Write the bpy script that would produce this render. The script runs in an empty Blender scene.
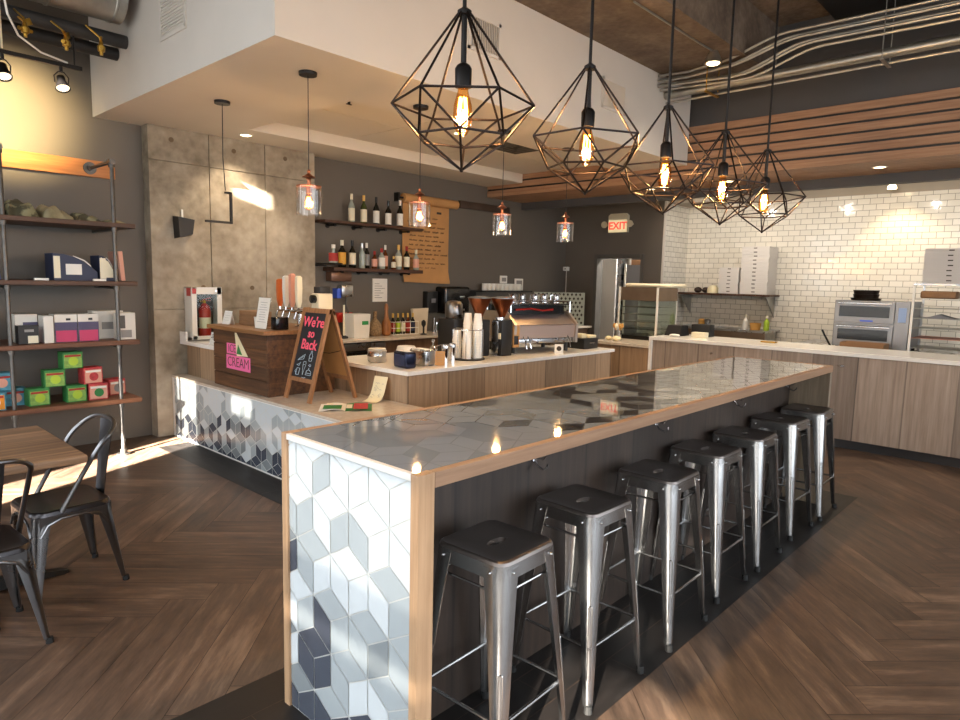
import bpy, bmesh, math, random
from math import pi, sin, cos, tan, radians, sqrt
from mathutils import Vector, Matrix
random.seed(7)
SC = bpy.context.scene
COL = SC.collection
ORD = ['first', 'second', 'third', 'fourth', 'fifth', 'sixth', 'seventh', 'eighth', 'ninth', 'tenth', 'eleventh', 'twelfth', 'thirteenth']

# ------------------------------------------------------------------ materials
def lin(h):
    h = h.lstrip('#')
    r = []
    for i in (0, 2, 4):
        c = int(h[i:i + 2], 16) / 255
        r.append(c / 12.92 if c <= .04045 else ((c + .055) / 1.055) ** 2.4)
    return tuple(r) + (1.0,)

def _base(name):
    m = bpy.data.materials.new(name)
    m.use_nodes = True
    nt = m.node_tree
    return m, nt, nt.nodes['Principled BSDF']

def mat(name, col, rough=.5, metal=0., var=0., vscale=6., bump=0., bscale=60., coat=0., stretch=(1, 1, 1), spec=None, rvar=0.):
    """plain procedural surface with a little noise variation"""
    m, nt, b = _base(name)
    N, L = nt.nodes, nt.links
    c = lin(col)
    b.inputs['Roughness'].default_value = rough
    b.inputs['Metallic'].default_value = metal
    b.inputs['Coat Weight'].default_value = coat
    b.inputs['Coat Roughness'].default_value = .05
    if spec is not None:
        b.inputs['Specular IOR Level'].default_value = spec
    tc = N.new('ShaderNodeTexCoord')
    mp = N.new('ShaderNodeMapping')
    mp.inputs['Scale'].default_value = stretch
    L.new(tc.outputs['Object'], mp.inputs['Vector'])
    nz = N.new('ShaderNodeTexNoise')
    nz.inputs['Scale'].default_value = vscale
    nz.inputs['Detail'].default_value = 6
    L.new(mp.outputs['Vector'], nz.inputs['Vector'])
    rp = N.new('ShaderNodeValToRGB')
    rp.color_ramp.elements[0].position = .3
    rp.color_ramp.elements[1].position = .7
    rp.color_ramp.elements[0].color = tuple(x * (1 - var) for x in c[:3]) + (1,)
    rp.color_ramp.elements[1].color = tuple(min(1, x * (1 + var)) for x in c[:3]) + (1,)
    L.new(nz.outputs['Fac'], rp.inputs['Fac'])
    L.new(rp.outputs['Color'], b.inputs['Base Color'])
    if rvar:
        mr = N.new('ShaderNodeMapRange')
        mr.inputs['To Min'].default_value = max(0, rough - rvar)
        mr.inputs['To Max'].default_value = min(1, rough + rvar)
        L.new(nz.outputs['Fac'], mr.inputs['Value'])
        L.new(mr.outputs['Result'], b.inputs['Roughness'])
    if bump:
        n2 = N.new('ShaderNodeTexNoise')
        n2.inputs['Scale'].default_value = bscale
        n2.inputs['Detail'].default_value = 4
        L.new(mp.outputs['Vector'], n2.inputs['Vector'])
        bp = N.new('ShaderNodeBump')
        bp.inputs['Strength'].default_value = bump
        bp.inputs['Distance'].default_value = .02
        L.new(n2.outputs['Fac'], bp.inputs['Height'])
        L.new(bp.outputs['Normal'], b.inputs['Normal'])
    return m

def wood(name, c1, c2, axis='z', rough=.5, scale=1., streak=14., coat=0., board=None, board_axis='y', bump=.15):
    """grain stretched along one axis, optional board-to-board tone"""
    m, nt, b = _base(name)
    N, L = nt.nodes, nt.links
    b.inputs['Roughness'].default_value = rough
    b.inputs['Coat Weight'].default_value = coat
    tc = N.new('ShaderNodeTexCoord')
    mp = N.new('ShaderNodeMapping')
    s = [streak * scale] * 3
    s['xyz'.index(axis)] = .7 * scale
    mp.inputs['Scale'].default_value = s
    L.new(tc.outputs['Object'], mp.inputs['Vector'])
    nz = N.new('ShaderNodeTexNoise')
    nz.inputs['Scale'].default_value = 2.2
    nz.inputs['Detail'].default_value = 9
    nz.inputs['Roughness'].default_value = .65
    L.new(mp.outputs['Vector'], nz.inputs['Vector'])
    rp = N.new('ShaderNodeValToRGB')
    rp.color_ramp.elements[0].position = .3
    rp.color_ramp.elements[1].position = .72
    rp.color_ramp.elements[0].color = lin(c1)
    rp.color_ramp.elements[1].color = lin(c2)
    L.new(nz.outputs['Fac'], rp.inputs['Fac'])
    out = rp.outputs['Color']
    if board:
        sx = N.new('ShaderNodeSeparateXYZ')
        L.new(tc.outputs['Object'], sx.inputs['Vector'])
        dv = N.new('ShaderNodeMath'); dv.operation = 'DIVIDE'; dv.inputs[1].default_value = board
        L.new(sx.outputs['xyz'.index(board_axis)], dv.inputs[0])
        fl = N.new('ShaderNodeMath'); fl.operation = 'FLOOR'
        L.new(dv.outputs[0], fl.inputs[0])
        wn = N.new('ShaderNodeTexWhiteNoise'); wn.noise_dimensions = '1D'
        L.new(fl.outputs[0], wn.inputs['W'])
        mr = N.new('ShaderNodeMapRange')
        mr.inputs['To Min'].default_value = .72
        mr.inputs['To Max'].default_value = 1.2
        L.new(wn.outputs['Value'], mr.inputs['Value'])
        fr = N.new('ShaderNodeMath'); fr.operation = 'FRACT'
        L.new(dv.outputs[0], fr.inputs[0])
        gt = N.new('ShaderNodeMath'); gt.operation = 'GREATER_THAN'; gt.inputs[1].default_value = .03
        L.new(fr.outputs[0], gt.inputs[0])
        m1 = N.new('ShaderNodeMapRange'); m1.inputs['To Min'].default_value = .55
        L.new(gt.outputs[0], m1.inputs['Value'])
        mu = N.new('ShaderNodeMath'); mu.operation = 'MULTIPLY'
        L.new(mr.outputs[0], mu.inputs[0]); L.new(m1.outputs[0], mu.inputs[1])
        vm = N.new('ShaderNodeVectorMath'); vm.operation = 'SCALE'
        L.new(out, vm.inputs[0]); L.new(mu.outputs[0], vm.inputs['Scale'])
        out = vm.outputs[0]
    L.new(out, b.inputs['Base Color'])
    if bump:
        bp = N.new('ShaderNodeBump')
        bp.inputs['Strength'].default_value = bump
        bp.inputs['Distance'].default_value = .004
        L.new(nz.outputs['Fac'], bp.inputs['Height'])
        L.new(bp.outputs['Normal'], b.inputs['Normal'])
    return m

def emis(name, col, strength):
    m, nt, b = _base(name)
    b.inputs['Base Color'].default_value = lin(col)
    b.inputs['Emission Color'].default_value = lin(col)
    b.inputs['Emission Strength'].default_value = strength
    m.cycles.emission_sampling = 'NONE'
    return m

def glass(name, col='#FFFFFF', rough=.0, alpha=.16):
    """thin clear glass: mostly see-through with fresnel reflections"""
    m = bpy.data.materials.new(name)
    m.use_nodes = True
    nt = m.node_tree
    N, L = nt.nodes, nt.links
    N.clear()
    o = N.new('ShaderNodeOutputMaterial')
    t = N.new('ShaderNodeBsdfTransparent'); t.inputs['Color'].default_value = lin(col)
    g = N.new('ShaderNodeBsdfGlossy'); g.inputs['Roughness'].default_value = rough + .03
    lw = N.new('ShaderNodeLayerWeight'); lw.inputs['Blend'].default_value = .5
    f = N.new('ShaderNodeMath'); f.operation = 'POWER'; f.inputs[1].default_value = 4.0
    L.new(lw.outputs['Facing'], f.inputs[0])
    a = N.new('ShaderNodeMath'); a.operation = 'ADD'; a.inputs[1].default_value = alpha * .25
    mx = N.new('ShaderNodeMixShader')
    L.new(f.outputs[0], a.inputs[0]); L.new(a.outputs[0], mx.inputs[0])
    L.new(t.outputs[0], mx.inputs[1]); L.new(g.outputs[0], mx.inputs[2])
    L.new(mx.outputs[0], o.inputs['Surface'])
    return m

def tile_mat(name, plane):
    """white glazed subway tile on a vertical wall; plane 'yz' or 'xz'"""
    m, nt, b = _base(name)
    N, L = nt.nodes, nt.links
    tc = N.new('ShaderNodeTexCoord')
    sx = N.new('ShaderNodeSeparateXYZ'); L.new(tc.outputs['Object'], sx.inputs[0])
    cx = N.new('ShaderNodeCombineXYZ')
    L.new(sx.outputs[1 if plane == 'yz' else 0], cx.inputs[0]); L.new(sx.outputs[2], cx.inputs[1])
    br = N.new('ShaderNodeTexBrick')
    br.inputs['Scale'].default_value = 1
    br.inputs['Brick Width'].default_value = .16
    br.inputs['Row Height'].default_value = .08
    br.inputs['Mortar Size'].default_value = .0032
    br.inputs['Mortar Smooth'].default_value = .3
    br.inputs['Color1'].default_value = lin('#E9E5DB')
    br.inputs['Color2'].default_value = lin('#DFDBD0')
    br.inputs['Mortar'].default_value = lin('#8A857B')
    L.new(cx.outputs[0], br.inputs['Vector'])
    L.new(br.outputs['Color'], b.inputs['Base Color'])
    mr = N.new('ShaderNodeMapRange'); mr.inputs['To Min'].default_value = .07; mr.inputs['To Max'].default_value = .8
    L.new(br.outputs['Fac'], mr.inputs['Value']); L.new(mr.outputs[0], b.inputs['Roughness'])
    # each tile is set very slightly out of plane
    wn = N.new('ShaderNodeTexNoise'); wn.inputs['Scale'].default_value = 7
    L.new(cx.outputs[0], wn.inputs['Vector'])
    sb = N.new('ShaderNodeMath'); sb.operation = 'MULTIPLY'; sb.inputs[1].default_value = -3.0
    L.new(br.outputs['Fac'], sb.inputs[0])
    ad = N.new('ShaderNodeMath'); ad.operation = 'ADD'
    L.new(sb.outputs[0], ad.inputs[0]); L.new(wn.outputs['Fac'], ad.inputs[1])
    bp = N.new('ShaderNodeBump'); bp.inputs['Strength'].default_value = .5; bp.inputs['Distance'].default_value = .007
    L.new(ad.outputs[0], bp.inputs['Height']); L.new(bp.outputs[0], b.inputs['Normal'])
    return m

def concrete_mat(name, c1, c2, c3, scale=1.2, rough=.75, bump=.4):
    m, nt, b = _base(name)
    N, L = nt.nodes, nt.links
    tc = N.new('ShaderNodeTexCoord')
    n1 = N.new('ShaderNodeTexNoise'); n1.inputs['Scale'].default_value = scale; n1.inputs['Detail'].default_value = 10; n1.inputs['Roughness'].default_value = .62
    n2 = N.new('ShaderNodeTexNoise'); n2.inputs['Scale'].default_value = scale * 9; n2.inputs['Detail'].default_value = 8
    L.new(tc.outputs['Object'], n1.inputs['Vector']); L.new(tc.outputs['Object'], n2.inputs['Vector'])
    rp = N.new('ShaderNodeValToRGB'); e = rp.color_ramp.elements
    e[0].position = .28; e[0].color = lin(c1); e[1].position = .72; e[1].color = lin(c3)
    k = e.new(.5); k.color = lin(c2)
    mx = N.new('ShaderNodeMath'); mx.operation = 'MULTIPLY_ADD'; mx.inputs[1].default_value = .35
    sb = N.new('ShaderNodeMath'); sb.operation = 'SUBTRACT'; sb.inputs[1].default_value = .5
    L.new(n2.outputs['Fac'], sb.inputs[0]); L.new(sb.outputs[0], mx.inputs[0]); L.new(n1.outputs['Fac'], mx.inputs[2])
    L.new(mx.outputs[0], rp.inputs['Fac']); L.new(rp.outputs['Color'], b.inputs['Base Color'])
    b.inputs['Roughness'].default_value = rough
    bp = N.new('ShaderNodeBump'); bp.inputs['Strength'].default_value = bump; bp.inputs['Distance'].default_value = .02
    L.new(mx.outputs[0], bp.inputs['Height']); L.new(bp.outputs[0], b.inputs['Normal'])
    return m

def plank_mat(name, c_dark, c_mid, c_light, rough=.42):
    """vinyl plank: UV runs along each plank, attribute 'tone' is the plank's own shade"""
    m, nt, b = _base(name)
    N, L = nt.nodes, nt.links
    uv = N.new('ShaderNodeUVMap'); uv.uv_map = 'UVMap'
    mp = N.new('ShaderNodeMapping'); mp.inputs['Scale'].default_value = (1.3, 8, 1)
    L.new(uv.outputs[0], mp.inputs['Vector'])
    n1 = N.new('ShaderNodeTexNoise'); n1.inputs['Scale'].default_value = 1.6; n1.inputs['Detail'].default_value = 10; n1.inputs['Roughness'].default_value = .68
    L.new(mp.outputs[0], n1.inputs['Vector'])
    at = N.new('ShaderNodeAttribute'); at.attribute_name = 'tone'
    ma = N.new('ShaderNodeMath'); ma.operation = 'MULTIPLY_ADD'; ma.inputs[1].default_value = .12
    L.new(at.outputs['Fac'], ma.inputs[0]); L.new(n1.outputs['Fac'], ma.inputs[2])
    rp = N.new('ShaderNodeValToRGB'); e = rp.color_ramp.elements
    e[0].position = .34; e[0].color = lin(c_dark); e[1].position = .88; e[1].color = lin(c_light)
    k = e.new(.6); k.color = lin(c_mid)
    L.new(ma.outputs[0], rp.inputs['Fac']); L.new(rp.outputs['Color'], b.inputs['Base Color'])
    mr = N.new('ShaderNodeMapRange'); mr.inputs['To Min'].default_value = rough - .08; mr.inputs['To Max'].default_value = rough + .14
    L.new(n1.outputs['Fac'], mr.inputs['Value']); L.new(mr.outputs[0], b.inputs['Roughness'])
    bp = N.new('ShaderNodeBump'); bp.inputs['Strength'].default_value = .12; bp.inputs['Distance'].default_value = .004
    L.new(n1.outputs['Fac'], bp.inputs['Height']); L.new(bp.outputs[0], b.inputs['Normal'])
    return m

M = {}
M['floor'] = plank_mat('floor_planks', '#30261F', '#5D493B', '#8D7560')
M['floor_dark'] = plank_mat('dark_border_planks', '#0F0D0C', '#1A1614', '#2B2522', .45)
M['paint_dark'] = mat('charcoal_wall_paint', '#625C55', .6, var=.05, vscale=1.5, bump=.05, bscale=120)
M['paint_slate'] = mat('slate_wall_paint', '#4A4A4C', .6, var=.05, vscale=1.5)
M['paint_white'] = mat('white_wall_paint', '#D2CCC4', .65, var=.03, vscale=2)
M['ceil_white'] = mat('white_ceiling_paint', '#D9D2C8', .7, var=.02, vscale=2)
M['paint_beige'] = mat('beige_wall_paint', '#A39A8C', .6, var=.03)
M['concrete'] = concrete_mat('board_formed_concrete', '#665C4C', '#9A8F7E', '#BBB1A0', 1.1, bump=.25)
M['concrete_dark'] = concrete_mat('sprayed_concrete_ceiling', '#4C4138', '#6B5D50', '#87786A', 2.2, .9, .9)
M['black'] = mat('matte_black', '#151517', .5, var=.1)
M['black_gloss'] = mat('gloss_black_plastic', '#101012', .18, var=.05)
M['black_metal'] = mat('black_metal', '#1E1B1A', .4, .6, var=.1)
M['cage'] = mat('bronze_wire', '#2A2220', .35, .85, var=.1)
M['steel'] = mat('brushed_steel', '#B8BABD', .28, 1., var=.06, vscale=8, rvar=.06)
M['oven_steel'] = mat('oven_steel', '#8C8D90', .42, .9, var=.06)
M['hood_steel'] = mat('hood_steel', '#93806E', .3, .9, var=.1)
M['machine_cheek'] = mat('machine_cheek', '#B9AEA4', .36, .8, var=.08)
M['chrome'] = mat('chrome', '#D8D8DA', .08, 1., var=.02)
M['gun'] = mat('raw_gunmetal_sheet', '#B4B4B4', .25, 1., var=.07, vscale=4, rvar=.03)
M['gun_dark'] = mat('worn_dark_seat_metal', '#746C68', .34, .85, var=.12, vscale=4, rvar=.04)
M['gun_chair'] = mat('chair_sheet_metal', '#7C7B7C', .28, 1., var=.1, vscale=4, rvar=.03)
M['gun_chair_dark'] = mat('chair_dark_sheet_metal', '#4C4A4C', .3, .9, var=.12, vscale=4)
M['gal'] = mat('galvanised_metal', '#A9A8A2', .42, .9, var=.14, vscale=10)
M['pipe'] = mat('pipe_steel', '#5F5D5B', .42, .9, var=.15, vscale=14)
M['iron'] = mat('cast_iron', '#191716', .55, .5, var=.2)
M['rubber'] = mat('black_rubber', '#0E0E0E', .7)
M['brass'] = mat('brass', '#B08A3C', .35, 1., var=.2, vscale=30)
M['copper'] = mat('copper', '#9A5F44', .28, 1., var=.15, vscale=10)
M['oak'] = wood('pale_oak_trim', '#82624A', '#A58367', 'x', .45)
M['oak_v'] = wood('pale_oak_trim_upright', '#9C7A5A', '#C09E7C', 'z', .45)
M['oak_panel'] = wood('oak_veneer_panels', '#8A7159', '#B59A7D', 'z', .5, board=.46, board_axis='x', bump=.05)
M['oak_panel_y'] = wood('oak_veneer_panels_end', '#8A7159', '#B59A7D', 'z', .5, board=.42, board_axis='y', bump=.05)
M['grey_oak'] = wood('greyed_oak_panels', '#7D6F64', '#A4968A', 'z', .5, board=.42, board_axis='y', bump=.05)
M['bar_wood'] = wood('dark_stained_panels', '#211813', '#3D3027', 'z', .5, board=.43, board_axis='x')
M['slat'] = wood('cedar_slats', '#8A674E', '#B38D6F', 'y', .55)
M['plank_brown'] = wood('old_brown_planks', '#2E1B10', '#6E4A2C', 'y', .6, streak=10, board=.12, board_axis='z')
M['shelf_wood'] = wood('walnut_stained_board', '#2E1C14', '#5A3927', 'x', .5)
M['orange_wood'] = wood('orange_pine_board', '#9A5A2A', '#CE8A4E', 'x', .5)
M['table_wood'] = wood('butcher_block_top', '#5C4434', '#A78768', 'x', .5, board=.07, board_axis='y')
M['frame_wood'] = wood('pine_easel_frame', '#7C5334', '#A87A50', 'z', .5)
M['kraft'] = mat('kraft_paper', '#B98A56', .8, var=.1, vscale=4)
M['card'] = mat('brown_cardboard', '#8E6A4A', .8, var=.1)
M['quartz'] = mat('white_quartz', '#EDECE9', .18, var=.03, vscale=30)
M['quartz_warm'] = mat('stone_counter_top', '#CBC0B2', .22, var=.1, vscale=25)
M['cup_white'] = mat('white_cup_paper', '#F0EEE8', .6, var=.02)
M['paper'] = mat('white_paper', '#E6E4DE', .8, var=.02)
M['ink'] = mat('dark_ink', '#3A3028', .8)
M['white_plastic'] = mat('white_plastic', '#E2E0DA', .4, var=.02)
M['cream_plastic'] = mat('cream_plastic', '#D8CFB4', .5, var=.03)
M['grout'] = mat('pale_grout', '#C2C3BF', .8)
M['red'] = mat('red_enamel', '#B3261C', .3, var=.05)
M['pink'] = mat('pink_vinyl', '#E86FA4', .5, var=.05)
M['chalk_pink'] = mat('pink_chalk', '#F2607A', .9, var=.15, vscale=60)
M['chalk_blue'] = mat('pale_blue_chalk', '#BBD3E4', .9, var=.2, vscale=60)
M['board'] = mat('blackboard', '#17191E', .6, var=.2, vscale=8)
M['exit_red'] = emis('lit_exit_letters', '#F2513F', .9)
M['exit_face'] = emis('lit_exit_face', '#F0DFAF', .55)
M['glass'] = glass('clear_glass')
M['case_glass'] = glass('case_glass', '#EAF2EF', alpha=.3)
M['cab_glass'] = glass('cabinet_glass', '#F4F8F6', alpha=.06)
M['bulb_glass'] = glass('amber_bulb_glass', '#FFD9A0', alpha=.1)
M['filament'] = emis('glowing_filament', '#FFB65C', 28)
M['glow'] = emis('glowing_bulb', '#FFC069', 7)
M['can'] = emis('lit_downlight', '#FFE3B0', 9); M['spot_glow'] = emis('spot_lamp_face', '#FFF0D8', 1.2)
M['tile_yz'] = tile_mat('subway_tile_far', 'yz')
M['tile_xz'] = tile_mat('subway_tile_return', 'xz')
M['t_white'] = mat('tile_white', '#CBD2D6', .22, var=.02)
M['t_light'] = mat('tile_pale_grey', '#A5ADB1', .22, var=.03)
M['t_mid'] = mat('tile_mid_grey', '#848B8F', .22, var=.03)
M['t_dark'] = mat('tile_slate', '#484D58', .22, var=.05)
for k, c in (('white', '#909AA4'), ('light', '#858F98'), ('mid', '#63686D'), ('dark', '#38393E')):
    M['b_' + k] = mat('sealed_tile_' + k, c, .03, var=.03, coat=.6)
M['b_grout'] = mat('sealed_grout', '#848C93', .03, coat=.6)
def plain(name, h, r=.55, **k):
    M[name] = mat(name, h, r, **k)
plain('navy', '#1F2A48'); plain('tea_green', '#7DA650', var=.3, vscale=40); plain('tea_dark_green', '#2E7A3C'); plain('tea_red', '#B63A3E', var=.3, vscale=40)
plain('tea_blue', '#4C8FA6', var=.3, vscale=40); plain('cream', '#E8DDB8'); plain('camo', '#6C6A50', .9, var=.5, vscale=22); plain('camo_light', '#8F8A6C', .9, var=.4, vscale=22)
plain('box_white', '#D8D4CC'); plain('box_pink', '#C23A66'); plain('box_purple', '#4A4564'); plain('grey_pic', '#8C8A88'); plain('yellow', '#E0A53A'); plain('green', '#2F8A4C')
plain('bottle_dark', '#12140F', .12); plain('bottle_green', '#3A4420', .12); plain('bottle_clear', '#9AA39A', .12); plain('bottle_amber', '#5C2E12', .12); plain('label_cream', '#E5DDC4', .7)
plain('label_orange', '#D58A2A', .7); plain('label_red', '#9C2A26', .7); plain('label_pink', '#D9A08C', .7); plain('foil_gold', '#C8A24A', .3); plain('lime', '#A9C83A'); plain('grey_plastic', '#77777C')
plain('bag_black', '#0D0D10', .6); plain('wrap_orange', '#C8642A'); plain('kick', '#27282C', .35); plain('label_blue', '#3C5BC8')
plain('pizza_white', '#D4D0CC', .7); plain('bread', '#C9964E', .8); plain('frame_grey', '#55524E', .5); plain('marble_dots', '#B9BDB6', .5)

# ------------------------------------------------------------------ mesh helpers
class MB:
    def __init__(s):
        s.bm = bmesh.new(); s.m = 0
    def _tag(s, faces):
        for f in faces:
            f.material_index = s.m
    def box(s, x0, x1, y0, y1, z0, z1, bev=0., seg=2, rot=None):
        r = bmesh.ops.create_cube(s.bm, size=1)
        vs = r['verts']
        T = Matrix.Translation(((x0 + x1) / 2, (y0 + y1) / 2, (z0 + z1) / 2)) @ (rot or Matrix()) @ Matrix.Diagonal((abs(x1 - x0), abs(y1 - y0), abs(z1 - z0), 1))
        bmesh.ops.transform(s.bm, matrix=T, verts=vs)
        fs = {f for v in vs for f in v.link_faces}
        s._tag(fs)
        if bev:
            es = list({e for v in vs for e in v.link_edges})
            r = bmesh.ops.bevel(s.bm, geom=es, offset=bev, segments=seg, affect='EDGES', profile=.5)
            s._tag(r['faces'])
        return s
    def cyl(s, p0, p1, r0, r1=None, n=16, caps=True):
        p0, p1 = Vector(p0), Vector(p1)
        r1 = r0 if r1 is None else r1
        return s.tube([p0, p1], [r0, r1], n, caps)
    def tube(s, pts, r, n=8, caps=True, closed=False):
        pts = [Vector(p) for p in pts]
        k = len(pts)
        rs = r if isinstance(r, (list, tuple)) else [r] * k
        rings = []
        ref = None
        for i, p in enumerate(pts):
            if closed:
                d = (pts[(i + 1) % k] - pts[i - 1])
            elif i == 0: d = pts[1] - p
            elif i == k - 1: d = p - pts[-2]
            else: d = (pts[i + 1] - p).normalized() + (p - pts[i - 1]).normalized()
            if d.length < 1e-9: d = Vector((0, 0, 1))
            d.normalize()
            if ref is None:
                ref = Vector((0, 0, 1)) if abs(d.z) < .9 else Vector((1, 0, 0))
            a = (ref - d * ref.dot(d))
            if a.length < 1e-6: a = Vector((1, 0, 0)) - d * d.x
            a.normalize(); ref = a
            b = d.cross(a)
            rings.append([s.bm.verts.new(p + (a * cos(2 * pi * j / n) + b * sin(2 * pi * j / n)) * rs[i]) for j in range(n)])
        fs = []
        for i in range(k if closed else k - 1):
            A, B = rings[i], rings[(i + 1) % k]
            for j in range(n):
                fs.append(s.bm.faces.new((A[j], A[(j + 1) % n], B[(j + 1) % n], B[j])))
        if caps and not closed:
            fs.append(s.bm.faces.new(list(reversed(rings[0])))); fs.append(s.bm.faces.new(rings[-1]))
        s._tag(fs)
        return s
    def lathe(s, prof, c=(0, 0, 0), n=24, caps=True):
        rings = []
        for r, z in prof:
            r = max(r, 1e-4)
            rings.append([s.bm.verts.new((c[0] + r * cos(2 * pi * j / n), c[1] + r * sin(2 * pi * j / n), c[2] + z)) for j in range(n)])
        fs = []
        for A, B in zip(rings, rings[1:]):
            for j in range(n):
                fs.append(s.bm.faces.new((A[j], A[(j + 1) % n], B[(j + 1) % n], B[j])))
        if caps:
            fs.append(s.bm.faces.new(list(reversed(rings[0])))); fs.append(s.bm.faces.new(rings[-1]))
        s._tag(fs)
        return s
    def poly(s, pts, thick=None):
        vs = [s.bm.verts.new(p) for p in pts]
        f = s.bm.faces.new(vs); fs = [f]
        if thick:
            t = Vector(thick)
            ws = [s.bm.verts.new(Vector(p) + t) for p in pts]
            fs.append(s.bm.faces.new(list(reversed(ws))))
            k = len(pts)
            for i in range(k):
                fs.append(s.bm.faces.new((vs[i], ws[i], ws[(i + 1) % k], vs[(i + 1) % k])))
        s._tag(fs)
        return s
    def loft(s, secs, closed=True, caps=True):
        rings = [[s.bm.verts.new(p) for p in sec] for sec in secs]
        n = len(rings[0]); fs = []
        for A, B in zip(rings, rings[1:]):
            for j in range(n if closed else n - 1):
                fs.append(s.bm.faces.new((A[j], A[(j + 1) % n], B[(j + 1) % n], B[j])))
        if caps and closed:
            fs.append(s.bm.faces.new(list(reversed(rings[0])))); fs.append(s.bm.faces.new(rings[-1]))
        s._tag(fs)
        return s
    def sphere(s, c, r, sc=(1, 1, 1), n=12):
        q = bmesh.ops.create_uvsphere(s.bm, u_segments=n, v_segments=max(6, n // 2 + 2), radius=r)
        bmesh.ops.transform(s.bm, matrix=Matrix.Translation(c) @ Matrix.Diagonal((*sc, 1)), verts=q['verts'])
        s._tag({f for v in q['verts'] for f in v.link_faces})
        return s
    def text(s, body, size, T, bold=0., thick=.001, align='CENTER', space=1.):
        cu = bpy.data.curves.new('t', 'FONT')
        cu.body = body; cu.size = size; cu.align_x = align; cu.align_y = 'CENTER'; cu.extrude = thick; cu.offset = bold; cu.space_line = space
        cu.resolution_u = 3
        o = bpy.data.objects.new('t', cu)
        COL.objects.link(o)
        dg = bpy.context.evaluated_depsgraph_get(); dg.update()
        me = bpy.data.meshes.new_from_object(o.evaluated_get(dg))
        bpy.data.objects.remove(o); bpy.data.curves.remove(cu)
        me.transform(T)
        n0 = len(s.bm.faces)
        s.bm.from_mesh(me)
        s.bm.faces.ensure_lookup_table()
        for f in s.bm.faces[n0:]:
            f.material_index = s.m
        bpy.data.meshes.remove(me)
        return s
    def xf(s, T):
        bmesh.ops.transform(s.bm, matrix=T, verts=s.bm.verts); return s
    def obj(s, name, mats, parent=None, smooth=True, ang=35, label=None, world=True, recalc=True):
        if not isinstance(mats, (list, tuple)): mats = [mats]
        if parent is not None and world:
            off = Vector((0, 0, 0)); p = parent; Mx = Matrix()
            while p is not None:
                Mx = p.matrix_basis @ Mx; p = p.parent
            s.xf(Mx.inverted())
        if recalc: bmesh.ops.recalc_face_normals(s.bm, faces=s.bm.faces)
        me = bpy.data.meshes.new(name)
        s.bm.to_mesh(me); s.bm.free()
        for q in mats: me.materials.append(M[q] if isinstance(q, str) else q)
        if smooth:
            me.shade_smooth(); me.set_sharp_from_angle(angle=radians(ang))
        o = bpy.data.objects.new(name, me)
        COL.objects.link(o)
        if parent is not None: o.parent = parent
        if label: o['label'] = label
        return o

def thing(name, label, cat, loc=(0, 0, 0), rz=0., group=None):
    o = bpy.data.objects.new(name, None)
    o.empty_display_size = .1
    COL.objects.link(o)
    o.matrix_basis = Matrix.Translation(loc) @ Matrix.Rotation(rz, 4, 'Z')
    return tag(o, label, cat, group)
def tag(o, label, cat, group=None):
    o['label'] = label; o['category'] = cat
    if group: o['group'] = group
    return o
def solo(name, mb, mats, label, cat, group=None, loc=None, rz=0., **k):
    """a thing that is one mesh; its geometry is given around its own base when loc is set"""
    o = mb.obj(name, mats, **k)
    if loc is not None: o.matrix_basis = Matrix.Translation(loc) @ Matrix.Rotation(rz, 4, 'Z')
    return tag(o, label, cat, group)
def struct(name, mb, mats, parent=None, **k):
    o = mb.obj(name, mats, parent, **k)
    if parent is None: o['kind'] = 'structure'
    return o
def copy_tree(o, parent=None):
    c = o.copy(); COL.objects.link(c)
    if parent is not None: c.parent = parent
    for ch in list(o.children): copy_tree(ch, c)
    return c
def dup(root, label, loc, rz=0., group=None):
    c = copy_tree(root)
    c.matrix_basis = Matrix.Translation(loc) @ Matrix.Rotation(rz, 4, 'Z')
    c['label'] = label
    if group: c['group'] = group
    return c
def RX(a): return Matrix.Rotation(radians(a), 4, 'X')
def RY(a): return Matrix.Rotation(radians(a), 4, 'Y')
def RZ(a): return Matrix.Rotation(radians(a), 4, 'Z')
def frame(o, x, y, n):
    """matrix that lays a flat XY drawing on a plane: x axis, y axis, normal"""
    T = Matrix.Identity(4)
    for i, v in enumerate((x, y, n)):
        v = Vector(v).normalized()
        for j in range(3): T[j][i] = v[j]
    T.translation = o
    return T
FACE_NX = lambda o: frame(o, (0, -1, 0), (0, 0, 1), (-1, 0, 0))   # faces -X (reads left to right towards -Y)
FACE_NY = lambda o: frame(o, (1, 0, 0), (0, 0, 1), (0, -1, 0))    # faces -Y

# ------------------------------------------------------------------ camera
F = 658.72
yaw, pitch, roll, H = radians(42.8217), radians(6.87), radians(1.3305), 1.635
f = Vector((cos(yaw) * cos(pitch), sin(yaw) * cos(pitch), -sin(pitch)))
r = Vector((sin(yaw), -cos(yaw), 0)); u = r.cross(f)
r2 = r * cos(roll) + u * sin(roll); u2 = u * cos(roll) - r * sin(roll)
cam = bpy.data.cameras.new('camera')
cam.sensor_width = 36; cam.lens = F * 36 / 960; cam.clip_start = .05; cam.clip_end = 200
co = bpy.data.objects.new('camera', cam); COL.objects.link(co)
co.matrix_world = Matrix(((r2.x, u2.x, -f.x, 0), (r2.y, u2.y, -f.y, 0), (r2.z, u2.z, -f.z, H), (0, 0, 0, 1)))
SC.camera = co

# ------------------------------------------------------------------ floor: herringbone planks at 45 degrees
def clip(poly, x0, x1, y0, y1):
    for ax, lim, sg in ((0, x0, 1), (0, x1, -1), (1, y0, 1), (1, y1, -1)):
        out = []
        for i in range(len(poly)):
            a, b = poly[i - 1], poly[i]
            ia, ib = sg * (a[ax] - lim) >= 0, sg * (b[ax] - lim) >= 0
            if ia != ib:
                t = (lim - a[ax]) / (b[ax] - a[ax])
                out.append(tuple(a[k] + t * (b[k] - a[k]) for k in range(len(a))))
            if ib: out.append(b)
        poly = out
        if len(poly) < 3: return []
    return poly

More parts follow.
